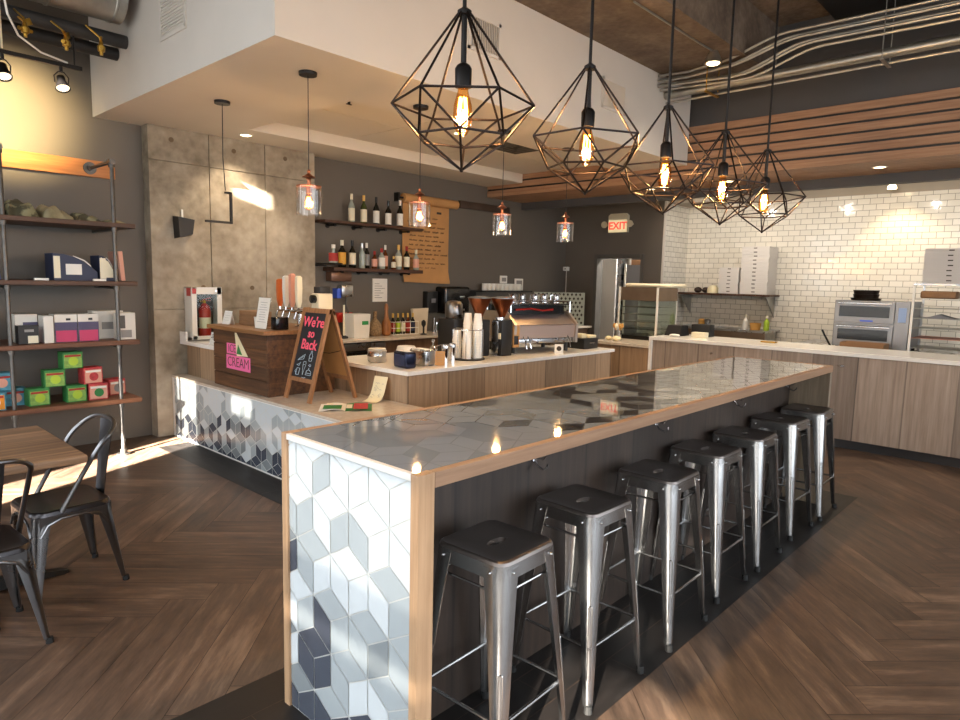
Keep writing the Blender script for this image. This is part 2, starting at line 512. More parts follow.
def plank_object(name, planks, z, material, thick=0.):
    """planks: list of (polygon with x,y,u,v)"""
    bm = bmesh.new()
    uvl = bm.loops.layers.uv.new('UVMap')
    tl = bm.faces.layers.float.new('tone')
    for poly in planks:
        if len(poly) < 3: continue
        vs = [bm.verts.new((p[0], p[1], z)) for p in poly]
        fa = bm.faces.new(vs)
        if fa.normal.z < 0 or True:
            fa.normal_update()
            if fa.normal.z < 0: fa.normal_flip()
        ro = (random.random() * 40, random.random() * 40)
        fa[tl] = random.random()
        for lp in fa.loops:
            for v, p in zip(vs, poly):
                if lp.vert is v: lp[uvl].uv = (p[2] + ro[0], p[3] + ro[1])
    me = bpy.data.meshes.new(name); bm.to_mesh(me); bm.free()
    me.materials.append(M[material])
    o = bpy.data.objects.new(name, me); COL.objects.link(o)
    return o

W_, L_ = .18, 1.26
s2 = sqrt(.5)
def ab2w(a, b): return ((a + b) * s2, (b - a) * s2 + .476)
planks = []
g = .0012
for i in range(-60, 100):
    for j in range(-9, 10):
        a0, b0 = i * W_ + j * L_, i * W_ - j * L_
        for kind in 'HV':
            if kind == 'H': A = (a0 + g, a0 + L_ - g, b0 + g, b0 + W_ - g)
            else: A = (a0 + g, a0 + W_ - g, b0 + W_ + g, b0 + W_ + L_ - g)
            q = []
            for a, b in ((A[0], A[2]), (A[1], A[2]), (A[1], A[3]), (A[0], A[3])):
                x, y = ab2w(a, b)
                q.append((x, y, a - a0, b - b0) if kind == 'H' else (x, y, b - b0, a - a0))
            q = clip(q, -1.6, 10.4, -3.5, 6.9)
            if q: planks.append(q)
fl = plank_object('floor', planks, 0, 'floor'); fl['kind'] = 'structure'
mb = MB().box(-1.7, 12.6, -3.6, 7.0, -.14, -.002)
struct('floor_slab', mb, 'black', fl, smooth=False)
def border(x0, x1, y0, y1, along):
    out = []
    n = int((y1 - y0) / .18) if along == 'x' else int((x1 - x0) / .18)
    for k in range(max(1, n)):
        if along == 'x':
            a, b = y0 + (y1 - y0) * k / n, y0 + (y1 - y0) * (k + 1) / n
            x = x0 - random.random()
            while x < x1:
                q = [(x, a + g, x, a), (x + 1.2 - .002, a + g, x + 1.2, a), (x + 1.2 - .002, b - g, x + 1.2, b), (x, b - g, x, b)]
                out.append(clip(q, x0, x1, y0, y1)); x += 1.2
        else:
            a, b = x0 + (x1 - x0) * k / max(1, n), x0 + (x1 - x0) * (k + 1) / max(1, n)
            y = y0 - random.random()
            while y < y1:
                q = [(a + g, y, y, a), (b - g, y, y, b), (b - g, y + 1.2 - .002, y + 1.2, b), (a + g, y + 1.2 - .002, y + 1.2, a)]
                out.append(clip(q, x0, x1, y0, y1)); y += 1.2
    return out
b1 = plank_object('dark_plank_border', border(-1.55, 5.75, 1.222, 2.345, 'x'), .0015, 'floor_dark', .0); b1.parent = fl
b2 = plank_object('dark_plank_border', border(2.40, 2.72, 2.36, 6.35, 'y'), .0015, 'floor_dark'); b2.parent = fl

# ------------------------------------------------------------------ walls, soffit, ceilings
mb = MB().box(-1.7, 12.6, 6.9, 7.05, 0, 4.55)
wl = struct('wall_left', mb, 'paint_dark', smooth=False)

# board-formed concrete pier standing proud of the left wall
mb = MB()
xs = [2.56, 3.42, 4.40]; zs = [0, 1.27, 2.66, 3.30]
mb.box(2.56, 4.40, 6.77, 6.91, 0, 3.3)
for a, b in ((2.56, 3.15), (3.157, 3.77), (3.777, 4.40)):
    for c, d in ((0, 1.275), (1.281, 2.715), (2.721, 3.3)):
        mb.box(a, b, 6.752, 6.775, c, d, .003, 1)
pier = struct('wall_pier', mb, 'concrete', smooth=False)
mb = MB()
for x, z in ((2.78, 2.93), (3.42, 2.92), (4.02, 2.93), (3.06, 1.50), (3.6, 1.50)):
    mb.cyl((x, 6.753, z), (x, 6.748, z), .024, n=14)
struct('tie_hole', mb, mat('tie_hole_plug', '#6B5A46', .9), pier)

# far wall with the doorway
X0 = 9.6
mb = MB()
mb.box(X0, X0 + .14, 6.29, 6.91, 0, 3.3)
mb.box(X0, X0 + .14, 5.03, 5.37, 0, 3.3)
mb.box(X0, X0 + .14, 5.37, 6.29, 2.07, 3.3)
wf = struct('wall_far', mb, 'paint_dark', smooth=False)
mb = MB()
mb.box(X0 - .015, X0 + .16, 6.23, 6.295, 0, 2.12, .004)
mb.box(X0 - .015, X0 + .16, 5.365, 5.42, 0, 2.12, .004)
mb.box(X0 - .015, X0 + .16, 5.421, 6.229, 2.055, 2.12, .004)
d = struct('door_1', mb, 'frame_grey', smooth=False)
# the room beyond the doorway
mb = MB()
mb.box(12.3, 12.4, 4.4, 6.95, 0, 3.0)
mb.box(10.54, 12.4, 4.4, 4.5, 0, 3.0)
mb.box(X0 + .14, 12.4, 4.4, 6.95, 2.9, 3.0)
struct('wall_storeroom', mb, 'paint_beige', smooth=False)
# tiled kitchen wall and its return
mb = MB().box(10.4, 10.54, -3.5, 5.03, 0, 2.93)
struct('wall_kitchen', mb, 'tile_yz', smooth=False)
mb = MB().box(9.62, 10.41, 5.025, 5.12, 0, 2.93)
wr = struct('wall_return', mb, 'tile_xz', smooth=False)
mb = MB().box(9.59, 9.625, 5.018, 5.05, 0, 2.93, .003)
struct('corner_bead', mb, 'paint_white', wr, smooth=False)
mb = MB()
mb.box(10.4, 10.54, -3.5, 5.03, 2.93, 4.5)
mb.box(9.62, 10.41, 5.03, 5.12, 2.93, 4.5)
struct('wall_kitchen_upper', mb, 'paint_beige', smooth=False)

# white dropped soffit with a tray of ceiling panels
ZS = 3.045
XS0, XS1, YS0 = 2.14, 7.5, 3.69
mb = MB()
mb.m = 0
mb.box(XS0, XS1, YS0, YS0 + .06, ZS, 4.4)
mb.box(XS0, XS0 + .06, YS0 + .06, 6.9, ZS, 4.4)
mb.m = 1
TX0, TX1, TY0, TY1, TZ = 3.3, 7.5, 4.55, 6.2, ZS + .12
mb.box(XS0 + .001, TX0, YS0 + .001, 6.9, ZS - .002, ZS + .13)
mb.box(TX0, XS1, YS0 + .001, TY0, ZS - .002, ZS + .13)
mb.box(TX0, XS1, TY1, 6.9, ZS - .002, ZS + .13)
x = TX0
while x < TX1 - .01:
    x2 = min(TX1, x + 1.22)
    for a, b in ((TY0, (TY0 + TY1) / 2), ((TY0 + TY1) / 2, TY1)):
        mb.box(x + .007, x2 - .007, a + .007, b - .007, TZ, TZ + .02)
    x = x2
mb.m = 2
mb.box(TX0, TX1, TY0, TY1, TZ + .008, TZ + .04)
sof = struct('trim_1', mb, ['paint_white', 'ceil_white', 'frame_grey'], smooth=False)

# cedar slat bulkhead over the kitchen
BX, BZ0, BZ1 = 7.5, 2.885, 3.49
mb = MB()
mb.m = 0
n = 6; ph = (BZ1 - BZ0) / n
for k in range(n):
    mb.box(BX, BX + .03, -3.5, 6.88, BZ0 + k * ph + (.012 if k else 0), BZ0 + (k + 1) * ph - .012)
w = .085
k = 0
while BX + .03 + k * (w + .008) < 8.3:
    a = BX + .03 + k * (w + .008)
    mb.box(a, a + w, -3.5, 6.88, BZ0, BZ0 + .02); k += 1
mb.m = 1
mb.box(BX + .02, 8.32, -3.5, 6.88, BZ0 + .012, BZ1 - .015)
struct('trim_2', mb, ['slat', 'black'], smooth=False)
mb = MB().box(8.32, 8.42, -3.5, 6.88, 2.775, 3.49)
struct('trim_3', mb, 'paint_slate', smooth=False)
mb = MB().box(8.42, 10.4, -3.5, 5.04, 3.05, 3.12)
mb.box(8.42, 9.62, 5.04, 6.9, 3.05, 3.12)
struct('ceiling_kitchen', mb, 'paint_beige', smooth=False)
mb = MB().box(7.56, 7.7, -3.5, 6.88, 3.49, 4.5)
struct('wall_bulkhead', mb, 'paint_slate', smooth=False)

# structural ceiling: a high slab and a deep concrete band beside the soffit
mb = MB()
mb.box(-1.7, 10.6, -3.6, 7.0, 4.4, 4.55)
ce = struct('ceiling', mb, 'concrete_dark', smooth=False)
mb = MB().box(XS1 - 5.36, 7.56, 2.76, 3.69, 3.9, 4.4)
mb.box(2.2, 7.56, 3.74, 6.9, 3.9, 4.4)
struct('trim_4', mb, 'concrete_dark', smooth=False)
mb = MB().box(4.2, 7.56, -3.5, 2.2, 4.33, 4.4)
struct('trim_5', mb, 'black', smooth=False)

# street side: tall window walls behind the camera and along the right
mb = MB()
def wall_x(mb, x0, x1, spans, y0, y1, z0, z1, sill, head):
    y = y0
    for a, b in spans:
        mb.box(x0, x1, y, a, z0, z1); mb.box(x0, x1, a, b, z0, sill); mb.box(x0, x1, a, b, head, z1); y = b
    mb.box(x0, x1, y, y1, z0, z1)
wall_x(mb, -1.72, -1.6, [(-3.1, -.98), (-.9, 1.1), (1.4, 3.0), (3.1, 4.9), (5.0, 6.7)], -3.6, 7.05, 0, 4.55, .12, 4.3)
struct('wall_front', mb, 'paint_dark', smooth=False)
mb = MB()
y = -1.3
for a, b in ((-1.4, 2.2), (2.35, 5.4), (5.55, 8.2)):
    mb.box(y - .3 if y < -1 else y, a, -3.62, -3.5, 0, 4.55); mb.box(a, b, -3.62, -3.5, 0, .3); mb.box(a, b, -3.62, -3.5, 3.4, 4.55); y = b
mb.box(y, 10.54, -3.62, -3.5, 0, 4.55)
struct('wall_right', mb, 'paint_dark', smooth=False)

# added sun blocker out of view: slots cut to shape the sun patches
ty, tz = tan(radians(23)), tan(radians(13.7)) / cos(radians(23))
dy, dz = -10.4 * ty, 10.4 * tz
slots = [(4.34, 4.81, .2, 1.80), (3.27, 3.67, 1.57, 1.75), (.10, .93, 1.113, 1.205), (.10, .93, 1.385, 1.80),
         (-.85, -.03, .5, 1.06), (-.85, -.03, 1.113, 1.205), (-.85, -.03, 1.385, 1.56), (4.41, 4.62, 3.80, 3.98)]
slots = [(a + dy, b + dy, c + dz, d_ + dz) for a, b, c, d_ in slots]
ys = sorted({-32., 9.} | {q for s_ in slots for q in s_[:2]})
mb = MB()
for a, b in zip(ys, ys[1:]):
    mid = (a + b) / 2
    z = 0
    for s_ in sorted((s_ for s_ in slots if s_[0] < mid < s_[1]), key=lambda s_: s_[2]):
        if s_[2] > z: mb.box(-12.1, -12, a, b, z, s_[2])
        z = s_[3]
    mb.box(-12.1, -12, a, b, z, 9.6)
ws = struct('sun_mask_wall', mb, 'paint_white', smooth=False)
def tint(name, col):
    m = bpy.data.materials.new(name); m.use_nodes = True; N, L = m.node_tree.nodes, m.node_tree.links
    N.clear(); o = N.new('ShaderNodeOutputMaterial'); t = N.new('ShaderNodeBsdfTransparent'); t.inputs[0].default_value = col
    L.new(t.outputs[0], o.inputs[0]); return m
def sun_dimmer(q, T, z0=None, z1=None):  # added pane in a blocker slot, dims the sun for its patch
    a, b, c, d_ = q
    v = (T * .075) ** .5
    struct('sun_dimmer_pane', MB().box(-12.055, -12.045, a, b, z0 or c, z1 or d_), tint('sun_dimmer_film_%02d' % int(T * 100), (v, v, v, 1)), ws, smooth=False)
sun_dimmer(slots[0], .14, 1.16 + dz); sun_dimmer(slots[0], 5., None, 1.16 + dz); sun_dimmer(slots[1], .10); sun_dimmer(slots[2], .055); sun_dimmer(slots[3], .03)
sun_dimmer(slots[4], .7); sun_dimmer(slots[5], .2); sun_dimmer(slots[6], .12); sun_dimmer(slots[7], 2.)
mb = MB().box(-11.9, 14, -16, 9, -.3, -.16)
struct('ground', mb, mat('street_asphalt', '#8A8884', .9), smooth=False)

# ------------------------------------------------------------------ light
wd = bpy.data.worlds.new('world'); SC.world = wd; wd.use_nodes = True
bg = wd.node_tree.nodes['Background']; bg.inputs[0].default_value = (.86, .93, 1, 1); bg.inputs[1].default_value = 5.4
def light(name, kind, loc, energy, col=(1, 1, 1), rot=None, **k):
    l = bpy.data.lights.new(name, kind); l.energy = energy; l.color = col
    for a, b in k.items(): setattr(l, a, b)
    o = bpy.data.objects.new(name, l); COL.objects.link(o)
    o.location = loc
    if rot is not None: o.rotation_mode = 'QUATERNION'; o.rotation_quaternion = rot
    return o
sd = Vector((cos(radians(23)) * cos(radians(13.7)), sin(radians(23)) * cos(radians(13.7)), -sin(radians(13.7))))
light('sun', 'SUN', (-6, -3, 6), 800, (1, .91, .78), sd.to_track_quat('-Z', 'Y'), angle=radians(.2))
a = light('window_portal', 'AREA', (-1.66, 1.8, 2.2), 1, rot=Vector((1, 0, 0)).to_track_quat('-Z', 'Y'), shape='RECTANGLE', size=4.2, size_y=9.8)
a.data.cycles.is_portal = True
a.rotation_mode = 'XYZ'; a.rotation_euler = (pi / 2, 0, -pi / 2); a.data.size = 9.8; a.data.size_y = 4.2
a = light('window_portal', 'AREA', (3.4, -3.56, 1.85), 1, shape='RECTANGLE', size=9.7, size_y=3.1)
a.rotation_euler = (pi / 2, 0, 0)
a.data.cycles.is_portal = True
WARM = (1, .81, .58)
SC.view_settings.view_transform = 'Standard'; SC.view_settings.look = 'None'; SC.view_settings.gamma = 1
SC.view_settings.use_curve_mapping = False; SC.view_settings.exposure = .12
SC.cycles.use_denoising = True; SC.cycles.adaptive_threshold = .004
SC.cycles.max_bounces = 8; SC.cycles.diffuse_bounces = 5; SC.cycles.glossy_bounces = 4; SC.cycles.transparent_max_bounces = 12
SC.cycles.sample_clamp_indirect = 6
SC.cycles.caustics_reflective = False; SC.cycles.caustics_refractive = False

# ------------------------------------------------------------------ tumbling-block tile faces
def rhombille(w, h, s, shade, gap=.0022, off=(0, 0)):
    """list of (polygon, shade index) filling a w x h rectangle; hexagons with upright sides, each split in three"""
    out = []
    dx = s * sqrt(3)
    k = 1 - gap / (s * .433)
    for row in range(-2, int(h / (1.5 * s)) + 3):
        for c in range(-2, int(w / dx) + 3):
            cx = c * dx + (dx / 2 if row % 2 else 0) + off[0]; cy = row * 1.5 * s + off[1]
            V = [(cx + s * cos(radians(a)), cy + s * sin(radians(a))) for a in (90, 30, -30, -90, -150, 150)]
            for t, q in enumerate(((V[5], (cx, cy), V[1], V[0]), (V[5], V[4], V[3], (cx, cy)), ((cx, cy), V[3], V[2], V[1]))):
                mx, my = sum(p[0] for p in q) / 4, sum(p[1] for p in q) / 4
                q = [(mx + (p[0] - mx) * k, my + (p[1] - my) * k) for p in q]
                q = clip(q, 0, w, 0, h)
                if len(q) >= 3: out.append((q, shade(mx / w, my / h, t)))
    return out
rt = random.Random(11)
def pick(weights):
    x = rt.random() * sum(weights)
    for i, w in enumerate(weights):
        x -= w
        if x <= 0: return i
    return len(weights) - 1
def fade(t):
    t = max(0, min(1, t))
    return [(1 - t) ** 1.6 * 7, .4 + 2.6 * (1 - abs(t - .4) * 1.3), 2.2 * max(0, t - .22), max(0, t - .32) ** 1.1 * 6.5]
TILES = ['grout', 't_white', 't_light', 't_mid', 't_dark']

# ------------------------------------------------------------------ the long bar island
IX0, IX1, IY0, IY1, IZ = 1.244, 5.375, 1.385, 2.14, 1.067
isl = thing('bar_island', 'long bar island with patterned tile end, polished tile top and oak edging', 'bar counter', (IX0, IY0, 0))
mb = MB().box(1.30, 5.33, 1.665, 1.70, 0, 1.02)
mb.box(1.30, 5.33, 2.09, 2.12, 0, 1.02)
mb.obj('body_panel', 'bar_wood', isl, smooth=False)
mb = MB().box(5.33, IX1, IY0 + .002, IY1, 0, 1.018, .002)
mb.obj('end_panel', wood('smoked_oak_end', '#6B5C4B', '#8F7F6C', 'z', .5), isl, smooth=False)
# tiled end
mb = MB(); mb.m = 0
mb.box(1.256, 1.31, 1.42, 2.105, 0, 1.045)
for q, c in rhombille(.685, 1.035, .122, lambda a, b, t: pick(fade(1.05 - b * 1.12 if t else .9 - b)), off=(.05, .07)):
    mb.m = c + 1
    mb.poly([(1.2535, 2.105 - p[0], .006 + p[1]) for p in q])
mb.obj('tile_face', TILES, isl, smooth=False, recalc=False)
# oak edging: legs, rails
for a in (IY1 - .035, IY0):
    MB().box(IX0, 1.31, a, a + .035, 0, IZ, .002).obj('edge_post', 'oak_v', isl, smooth=False)
mb = MB()
mb.box(1.311, IX1, IY0, IY0 + .03, 1.018, IZ, .002)
mb.box(1.311, IX1, IY1 - .03, IY1, 1.018, IZ, .002)
mb.box(IX1 - .03, IX1, IY0 + .03, IY1 - .03, 1.018, IZ, .002)
mb.obj('edge_rail', 'oak', isl, smooth=False)
mb = MB().box(IX0, 1.262, IY0 + .035, IY1 - .035, 1.045, IZ, .001)
mb.obj('edge_trim', 'white_plastic', isl, smooth=False, label='white metal tile trim')
mb = MB(); mb.m = 0
mb.box(1.262, IX1 - .03, IY0 + .03, IY1 - .03, 1.02, IZ - .002)
for q, c in rhombille(4.08, .692, .125, lambda a, b, t: pick(fade(.1 + a * 1.5))):
    mb.m = c + 1
    mb.poly([(1.263 + p[0], 1.417 + p[1], IZ - .0012) for p in q])
mb.obj('tiled_top', ['b_grout', 'b_white', 'b_light', 'b_mid', 'b_dark'], isl, smooth=False, recalc=False)
for x in (2.14, 3.19, 4.24, 5.24):
    mb = MB()
    mb.cyl((x, 1.664, .90), (x, 1.655, .90), .016, n=12)
    mb.tube([(x, 1.655, .905), (x, 1.615, .905), (x, 1.60, .925)], .005)
    mb.tube([(x, 1.655, .895), (x, 1.64, .87), (x, 1.61, .86), (x, 1.59, .875), (x, 1.588, .89)], .005)
    mb.obj('bag_hook', 'chrome', isl)

# ------------------------------------------------------------------ stools
def arc_leg(ct, cb, zt, zb, wt, wb, sx, sy, th=.006, n=6):
    """bent sheet leg: an outward rounded corner, wide at the top and narrow at the foot"""
    secs = []
    for k in range(9):
        t = k / 8
        c = [ct[i] + (cb[i] - ct[i]) * t for i in (0, 1)]
        z = zt + (zb - zt) * t
        w = wt + (wb - wt) * (t ** .8)
        rad = w * .6
        o = [(-w, 0)] + [(-rad + rad * sin(a), -rad + rad * cos(a)) for a in [pi / 2 * j / n for j in range(n + 1)]] + [(0, -w)]
        i_ = [(-w, -th)] + [(-rad + (rad - th) * sin(a), -rad + (rad - th) * cos(a)) for a in [pi / 2 * j / n for j in range(n + 1)]] + [(-th, -w)]
        sec = [(c[0] + sx * p[0], c[1] + sy * p[1], z) for p in o + i_[::-1]]
        secs.append(sec)
    return secs
def rrect(h, rad, n=5):
    out = []
    for cx, cy, a0 in ((h - rad, h - rad, 0), (-h + rad, h - rad, 90), (-h + rad, -h + rad, 180), (h - rad, -h + rad, 270)):
        for j in range(n + 1):
            a = radians(a0 + 90 * j / n); out.append((cx + rad * cos(a), cy + rad * sin(a)))
    return out
def make_stool(label, loc, rz):
    t = thing('bar_stool', label, 'stool', (0, 0, 0), 0, 'metal bar stools along the island')
    # seat pan with rolled edge and oval hand slot
    mb = MB()
    mb.m = 0
    prof = [(.100, .752, .02), (.140, .757, .035), (.150, .760, .04), (.157, .756, .042), (.161, .746, .044)]
    rings = [[(x, y, z) for x, y in rrect(h, rd)] for h, z, rd in prof]
    mb.loft(rings, caps=False)
    hole = [(.050 * cos(2 * pi * j / 24 + pi / 4), .021 * sin(2 * pi * j / 24 + pi / 4)) for j in range(24)]
    # flat plate around the slot: bridge inner ring to the slot
    inn = rings[0]
    vs_o = [mb.bm.verts.new(p) for p in inn]; vs_i = [mb.bm.verts.new((x, y, .752)) for x, y in hole]
    vs_d = [mb.bm.verts.new((x * .97, y * .97, .738)) for x, y in hole]
    for j in range(24):
        q = (j + 1) % 24
        for fc in ((vs_o[j], vs_o[q], vs_i[q], vs_i[j]), (vs_i[j], vs_i[q], vs_d[q], vs_d[j])):
            mb.bm.faces.new(fc).material_index = 0
    bmesh.ops.remove_doubles(mb.bm, verts=mb.bm.verts, dist=1e-5)
    mb.obj('seat', ['gun_dark'], t, world=False)
    mb = MB()
    ap = [(.1615, .746, .044), (.165, .70, .046), (.162, .698, .044), (.157, .744, .042)]
    mb.loft([[(x, y, z) for x, y in rrect(h, rd)] for h, z, rd in ap + ap[:1]], caps=False)
    for sx in (-1, 1):
        for sy in (-1, 1):
            for a, b in ((.168 * sx, .11 * sy), (.11 * sx, .168 * sy)):
                mb.sphere((a, b, .722), .006, n=8)
    bmesh.ops.remove_doubles(mb.bm, verts=mb.bm.verts, dist=1e-5)
    mb.obj('seat_apron', 'gun', t, world=False)
    for sx in (-1, 1):
        for sy in (-1, 1):
            mb = MB()
            mb.loft(arc_leg((.164 * sx, .164 * sy), (.212 * sx, .212 * sy), .735, .022, .088, .030, sx, sy))
            # pressed rib low on the outer corner
            A, B = Vector((.183 * sx, .183 * sy, .40)), Vector((.203 * sx, .203 * sy, .13))
            d = Vector((sx, sy, 0)).normalized()
            side = Vector((-sy, sx, 0)).normalized() * .007
            cap = [A + side, A - side, B - side, B + side]
            ring = []
            for j in range(9): ring.append(A + Vector((0, 0, .008 * sin(pi * j / 8))) + side * cos(pi * j / 8))
            for j in range(9): ring.append(B - Vector((0, 0, .008 * sin(pi * j / 8))) - side * cos(pi * j / 8))
            mb.tube([p - d * .009 for p in ring], .0028, n=6, closed=True)
            lg = mb.obj('leg', 'gun', t, world=False)
            mb = MB().cyl((.205 * sx, .205 * sy, .03), (.206 * sx, .206 * sy, 0), .016, .018, 10)
            mb.obj('foot_cap', 'rubber', lg, world=False)
    for i in range(4):
        T = RZ(90 * i)
        mb = MB().cyl((-.185, -.187, .245), (.185, -.187, .245), .0065, n=8)
        mb.box(-.188, -.166, -.194, -.178, .238, .252, .002); mb.box(.166, .188, -.194, -.178, .238, .252, .002)
        mb.xf(T).obj('foot_rail', 'gun', t, world=False)
        mb = MB().cyl((-.145, -.148, .655), (.145, -.148, .655), .005, n=8)
        mb.xf(T).obj('upper_brace', 'gun', t, world=False)
    return t
st_x = [(1.63, 1.415, 2), (2.215, 1.455, -1), (2.83, 1.445, 1), (3.43, 1.48, 0), (3.97, 1.475, 1), (4.62, 1.49, -2), (5.15, 1.475, 1)]
st_l = ['raw steel bar stool nearest the camera, beside the tiled end of the island',
        'second bar stool from the tiled end of the island, sun band across its front leg',
        'third bar stool counted from the tiled end of the island', 'middle one of the seven steel bar stools along the island',
        'third bar stool counted from the far oak end of the island', 'second bar stool from the far end of the island',
        'farthest bar stool, pushed in against the oak end panel of the island']
s0 = make_stool(st_l[0], (st_x[0][0], st_x[0][1], .0016), radians(st_x[0][2]))
def seat_at(o, x, y, a):
    o.matrix_basis = Matrix.Translation((x, y, .0016)) @ Matrix.Rotation(radians(a), 4, 'Z') @ Matrix.Diagonal((.93, .93, 1, 1))
seat_at(s0, *st_x[0])
for q, l in list(zip(st_x, st_l))[1:]:
    seat_at(dup(s0, l, (0, 0, 0)), *q)

# ------------------------------------------------------------------ wire cage pendants over the island
def make_cage(label, loc):
    t = thing('cage_pendant', label, 'pendant lamp', loc, 0, 'wire cage pendants over the island')
    zt, zu, zl, zb = 2.595, 2.275, 2.155, 2.04
    def up(k): a = radians(60 * k + 12); return (.262 * cos(a), .262 * sin(a), zu)
    def lo(k): a = radians(60 * k + 42); return (.175 * cos(a), .175 * sin(a), zl)
    mb = MB()
    R = .0046
    for k in range(6):
        for a, b in (((.02 * cos(radians(60 * k + 12)), .02 * sin(radians(60 * k + 12)), zt), up(k)), (up(k), up(k + 1)), (up(k), lo(k)), (up(k + 1), lo(k)), (lo(k), lo(k + 1)), (lo(k), (0, 0, zb))):
            mb.cyl(a, b, R, n=6)
    mb.sphere((0, 0, zb), .008, n=8)
    mb.obj('wire_cage', 'cage', t, world=False)
    mb = MB().cyl((0, 0, 2.37), (0, 0, 2.60), .0105, n=10)
    mb.cyl((0, 0, 2.60), (0, 0, 4.4), .0075, n=8)
    mb.lathe([(.012, 2.585), (.026, 2.585), (.026, 2.60), (.012, 2.61)], n=14)
    mb.obj('rod', 'black_metal', t, world=False)
    mb = MB().lathe([(.03, 2.335), (.031, 2.40), (.024, 2.412), (.012, 2.42)], n=18)
    mb.obj('socket', 'black_metal', t, world=False)
    mb = MB().lathe([(.018, 2.335), (.02, 2.32), (.034, 2.27), (.036, 2.23), (.03, 2.19), (.016, 2.167), (.002, 2.162)], n=18)
    b = mb.obj('bulb', 'bulb_glass', t, world=False)
    mb = MB()
    for k in range(6):
        a = radians(60 * k)
        mb.tube([(.012 * cos(a), .012 * sin(a), 2.30), (.017 * cos(a + .3), .017 * sin(a + .3), 2.25), (.011 * cos(a + .6), .011 * sin(a + .6), 2.195)], .0028, n=5)
    mb.obj('filament', 'filament', b, world=False)
    return t
pl = ['wire cage pendant lamp nearest the camera, above the tiled end of the bar island', 'second wire cage pendant lamp from the tiled end of the island',
      'middle wire cage pendant lamp of the five above the bar island', 'wire cage pendant lamp before the cedar slats, second from the far end',
      'farthest wire cage pendant lamp, hanging over the kitchen end of the bar island']
px = [1.785, 2.594, 3.344, 4.088, 4.80]
c0 = make_cage(pl[0], (px[0], 1.77, 0))
for x, l in zip(px[1:], pl[1:]): dup(c0, l, (x, 1.77, -.02 if x > 3 else .005), radians(7 * x))
for x in px: light('cage_bulb_light', 'POINT', (x, 1.77, 2.24), 34, WARM, shadow_soft_size=.03)

# ------------------------------------------------------------------ glass jar pendants over the service counter
def make_jar(label, loc):
    t = thing('jar_pendant', label, 'pendant lamp', loc, 0, 'glass jar pendants over the service counter')
    z = ZS - loc[2]
    mb = MB().lathe([(.062, ZS - .024), (.064, ZS - .002), (.06, ZS)], n=20)
    mb.obj('canopy', 'black_metal', t, world=False)
    mb = MB().cyl((0, 0, 2.37), (0, 0, ZS - .02), .0035, n=6)
    mb.obj('cord', 'black', t, world=False)
    mb = MB().lathe([(.006, 2.385), (.013, 2.375), (.01, 2.36), (.02, 2.35), (.045, 2.335), (.046, 2.33), (.02, 2.325), (.013, 2.31), (.015, 2.275), (.088, 2.272), (.088, 2.265), (.02, 2.263), (.022, 2.22), (.01, 2.218)], n=20)
    mb.obj('cap', 'copper', t, world=False)
    mb = MB().lathe([(.09, 2.268), (.09, 2.075), (.086, 2.072), (.086, 2.268)], n=28, caps=False)
    mb.obj('glass_jar', 'glass', t, world=False)
    mb = MB().lathe([(.014, 2.22), (.03, 2.18), (.032, 2.15), (.022, 2.12), (.002, 2.108)], n=16)
    b = mb.obj('bulb', 'bulb_glass', t, world=False)
    mb = MB()
    for k in range(5):
        a = radians(72 * k)
        mb.tube([(.01 * cos(a), .01 * sin(a), 2.195), (.013 * cos(a + .3), .013 * sin(a + .3), 2.16), (.008 * cos(a + .6), .008 * sin(a + .6), 2.13)], .003, n=5)
    mb.obj('filament', 'filament', b, world=False)
    return t
jl = ['glass jar pendant lamp beside the bright sun patch on the concrete pier', 'glass jar pendant lamp hanging in front of the kraft paper menu scroll',
      'glass jar pendant lamp hanging in front of the dark plank on the charcoal wall', 'farthest glass jar pendant lamp, near the lit exit sign']
jx = [(2.66, 4.157), (3.748, 4.20), (4.83, 4.232), (5.87, 4.24)]
j0 = make_jar(jl[0], (*jx[0], 0))
for p, l in zip(jx[1:], jl[1:]): dup(j0, l, (*p, 0))
for p in jx: light('jar_bulb_light', 'POINT', (*p, 2.16), 20, WARM, shadow_soft_size=.03)
# fifth drop: a bare hook-shaped bracket on a cord
t = thing('bracket_pendant', 'black hook-shaped bracket hanging bare on a cord before the concrete pier', 'pendant fitting', (2.64, 5.39, 0))
MB().lathe([(.062, ZS - .024), (.064, ZS - .002), (.06, ZS)], (2.64, 5.39, 0), n=20).obj('canopy', 'black_metal', t)
MB().tube([(2.64, 5.39, ZS - .02), (2.635, 5.39, 2.6), (2.65, 5.39, 2.33)], .004, n=6).obj('cord', 'black', t)
mb = MB().box(2.475, 2.705, 5.375, 5.405, 2.06, 2.078, .003)
mb.box(2.688, 2.705, 5.375, 5.405, 2.06, 2.32, .003); mb.box(2.645, 2.705, 5.378, 5.402, 2.305, 2.322, .003)
mb.obj('bracket', 'black', t, smooth=False)

# ------------------------------------------------------------------ recessed downlights, ceiling fittings
def can_light(label, x, y, z, r=.055, power=55, mat_ring='white_plastic', group='recessed downlights'):
    t = thing('downlight', label, 'ceiling light', (x, y, z), 0, group)
    MB().lathe([(r, 0), (r + .016, 0), (r + .016, -.006), (r, -.008)], (0, 0, 0), n=20, caps=False).obj('trim_ring', mat_ring, t, world=False)
    MB().lathe([(r, -.004), (.001, -.004)], (0, 0, 0), n=20, caps=False).obj('lens', 'can', t, world=False)
    a = light('downlight_lamp', 'SPOT', (x, y, z - .03), power, WARM, shadow_soft_size=.05, spot_size=radians(110), spot_blend=.6)
can_light('round downlight beside the jar pendant canopy in the white soffit', 3.14, 4.83, TZ)
can_light('round downlight in the soffit right above the concrete pier', 3.40, 6.45, ZS - .002)
can_light('round downlight in the soffit above the menu scroll', 5.05, 5.05, TZ)
can_light('round downlight in the soffit beside the square air diffuser', 6.35, 4.75, TZ)
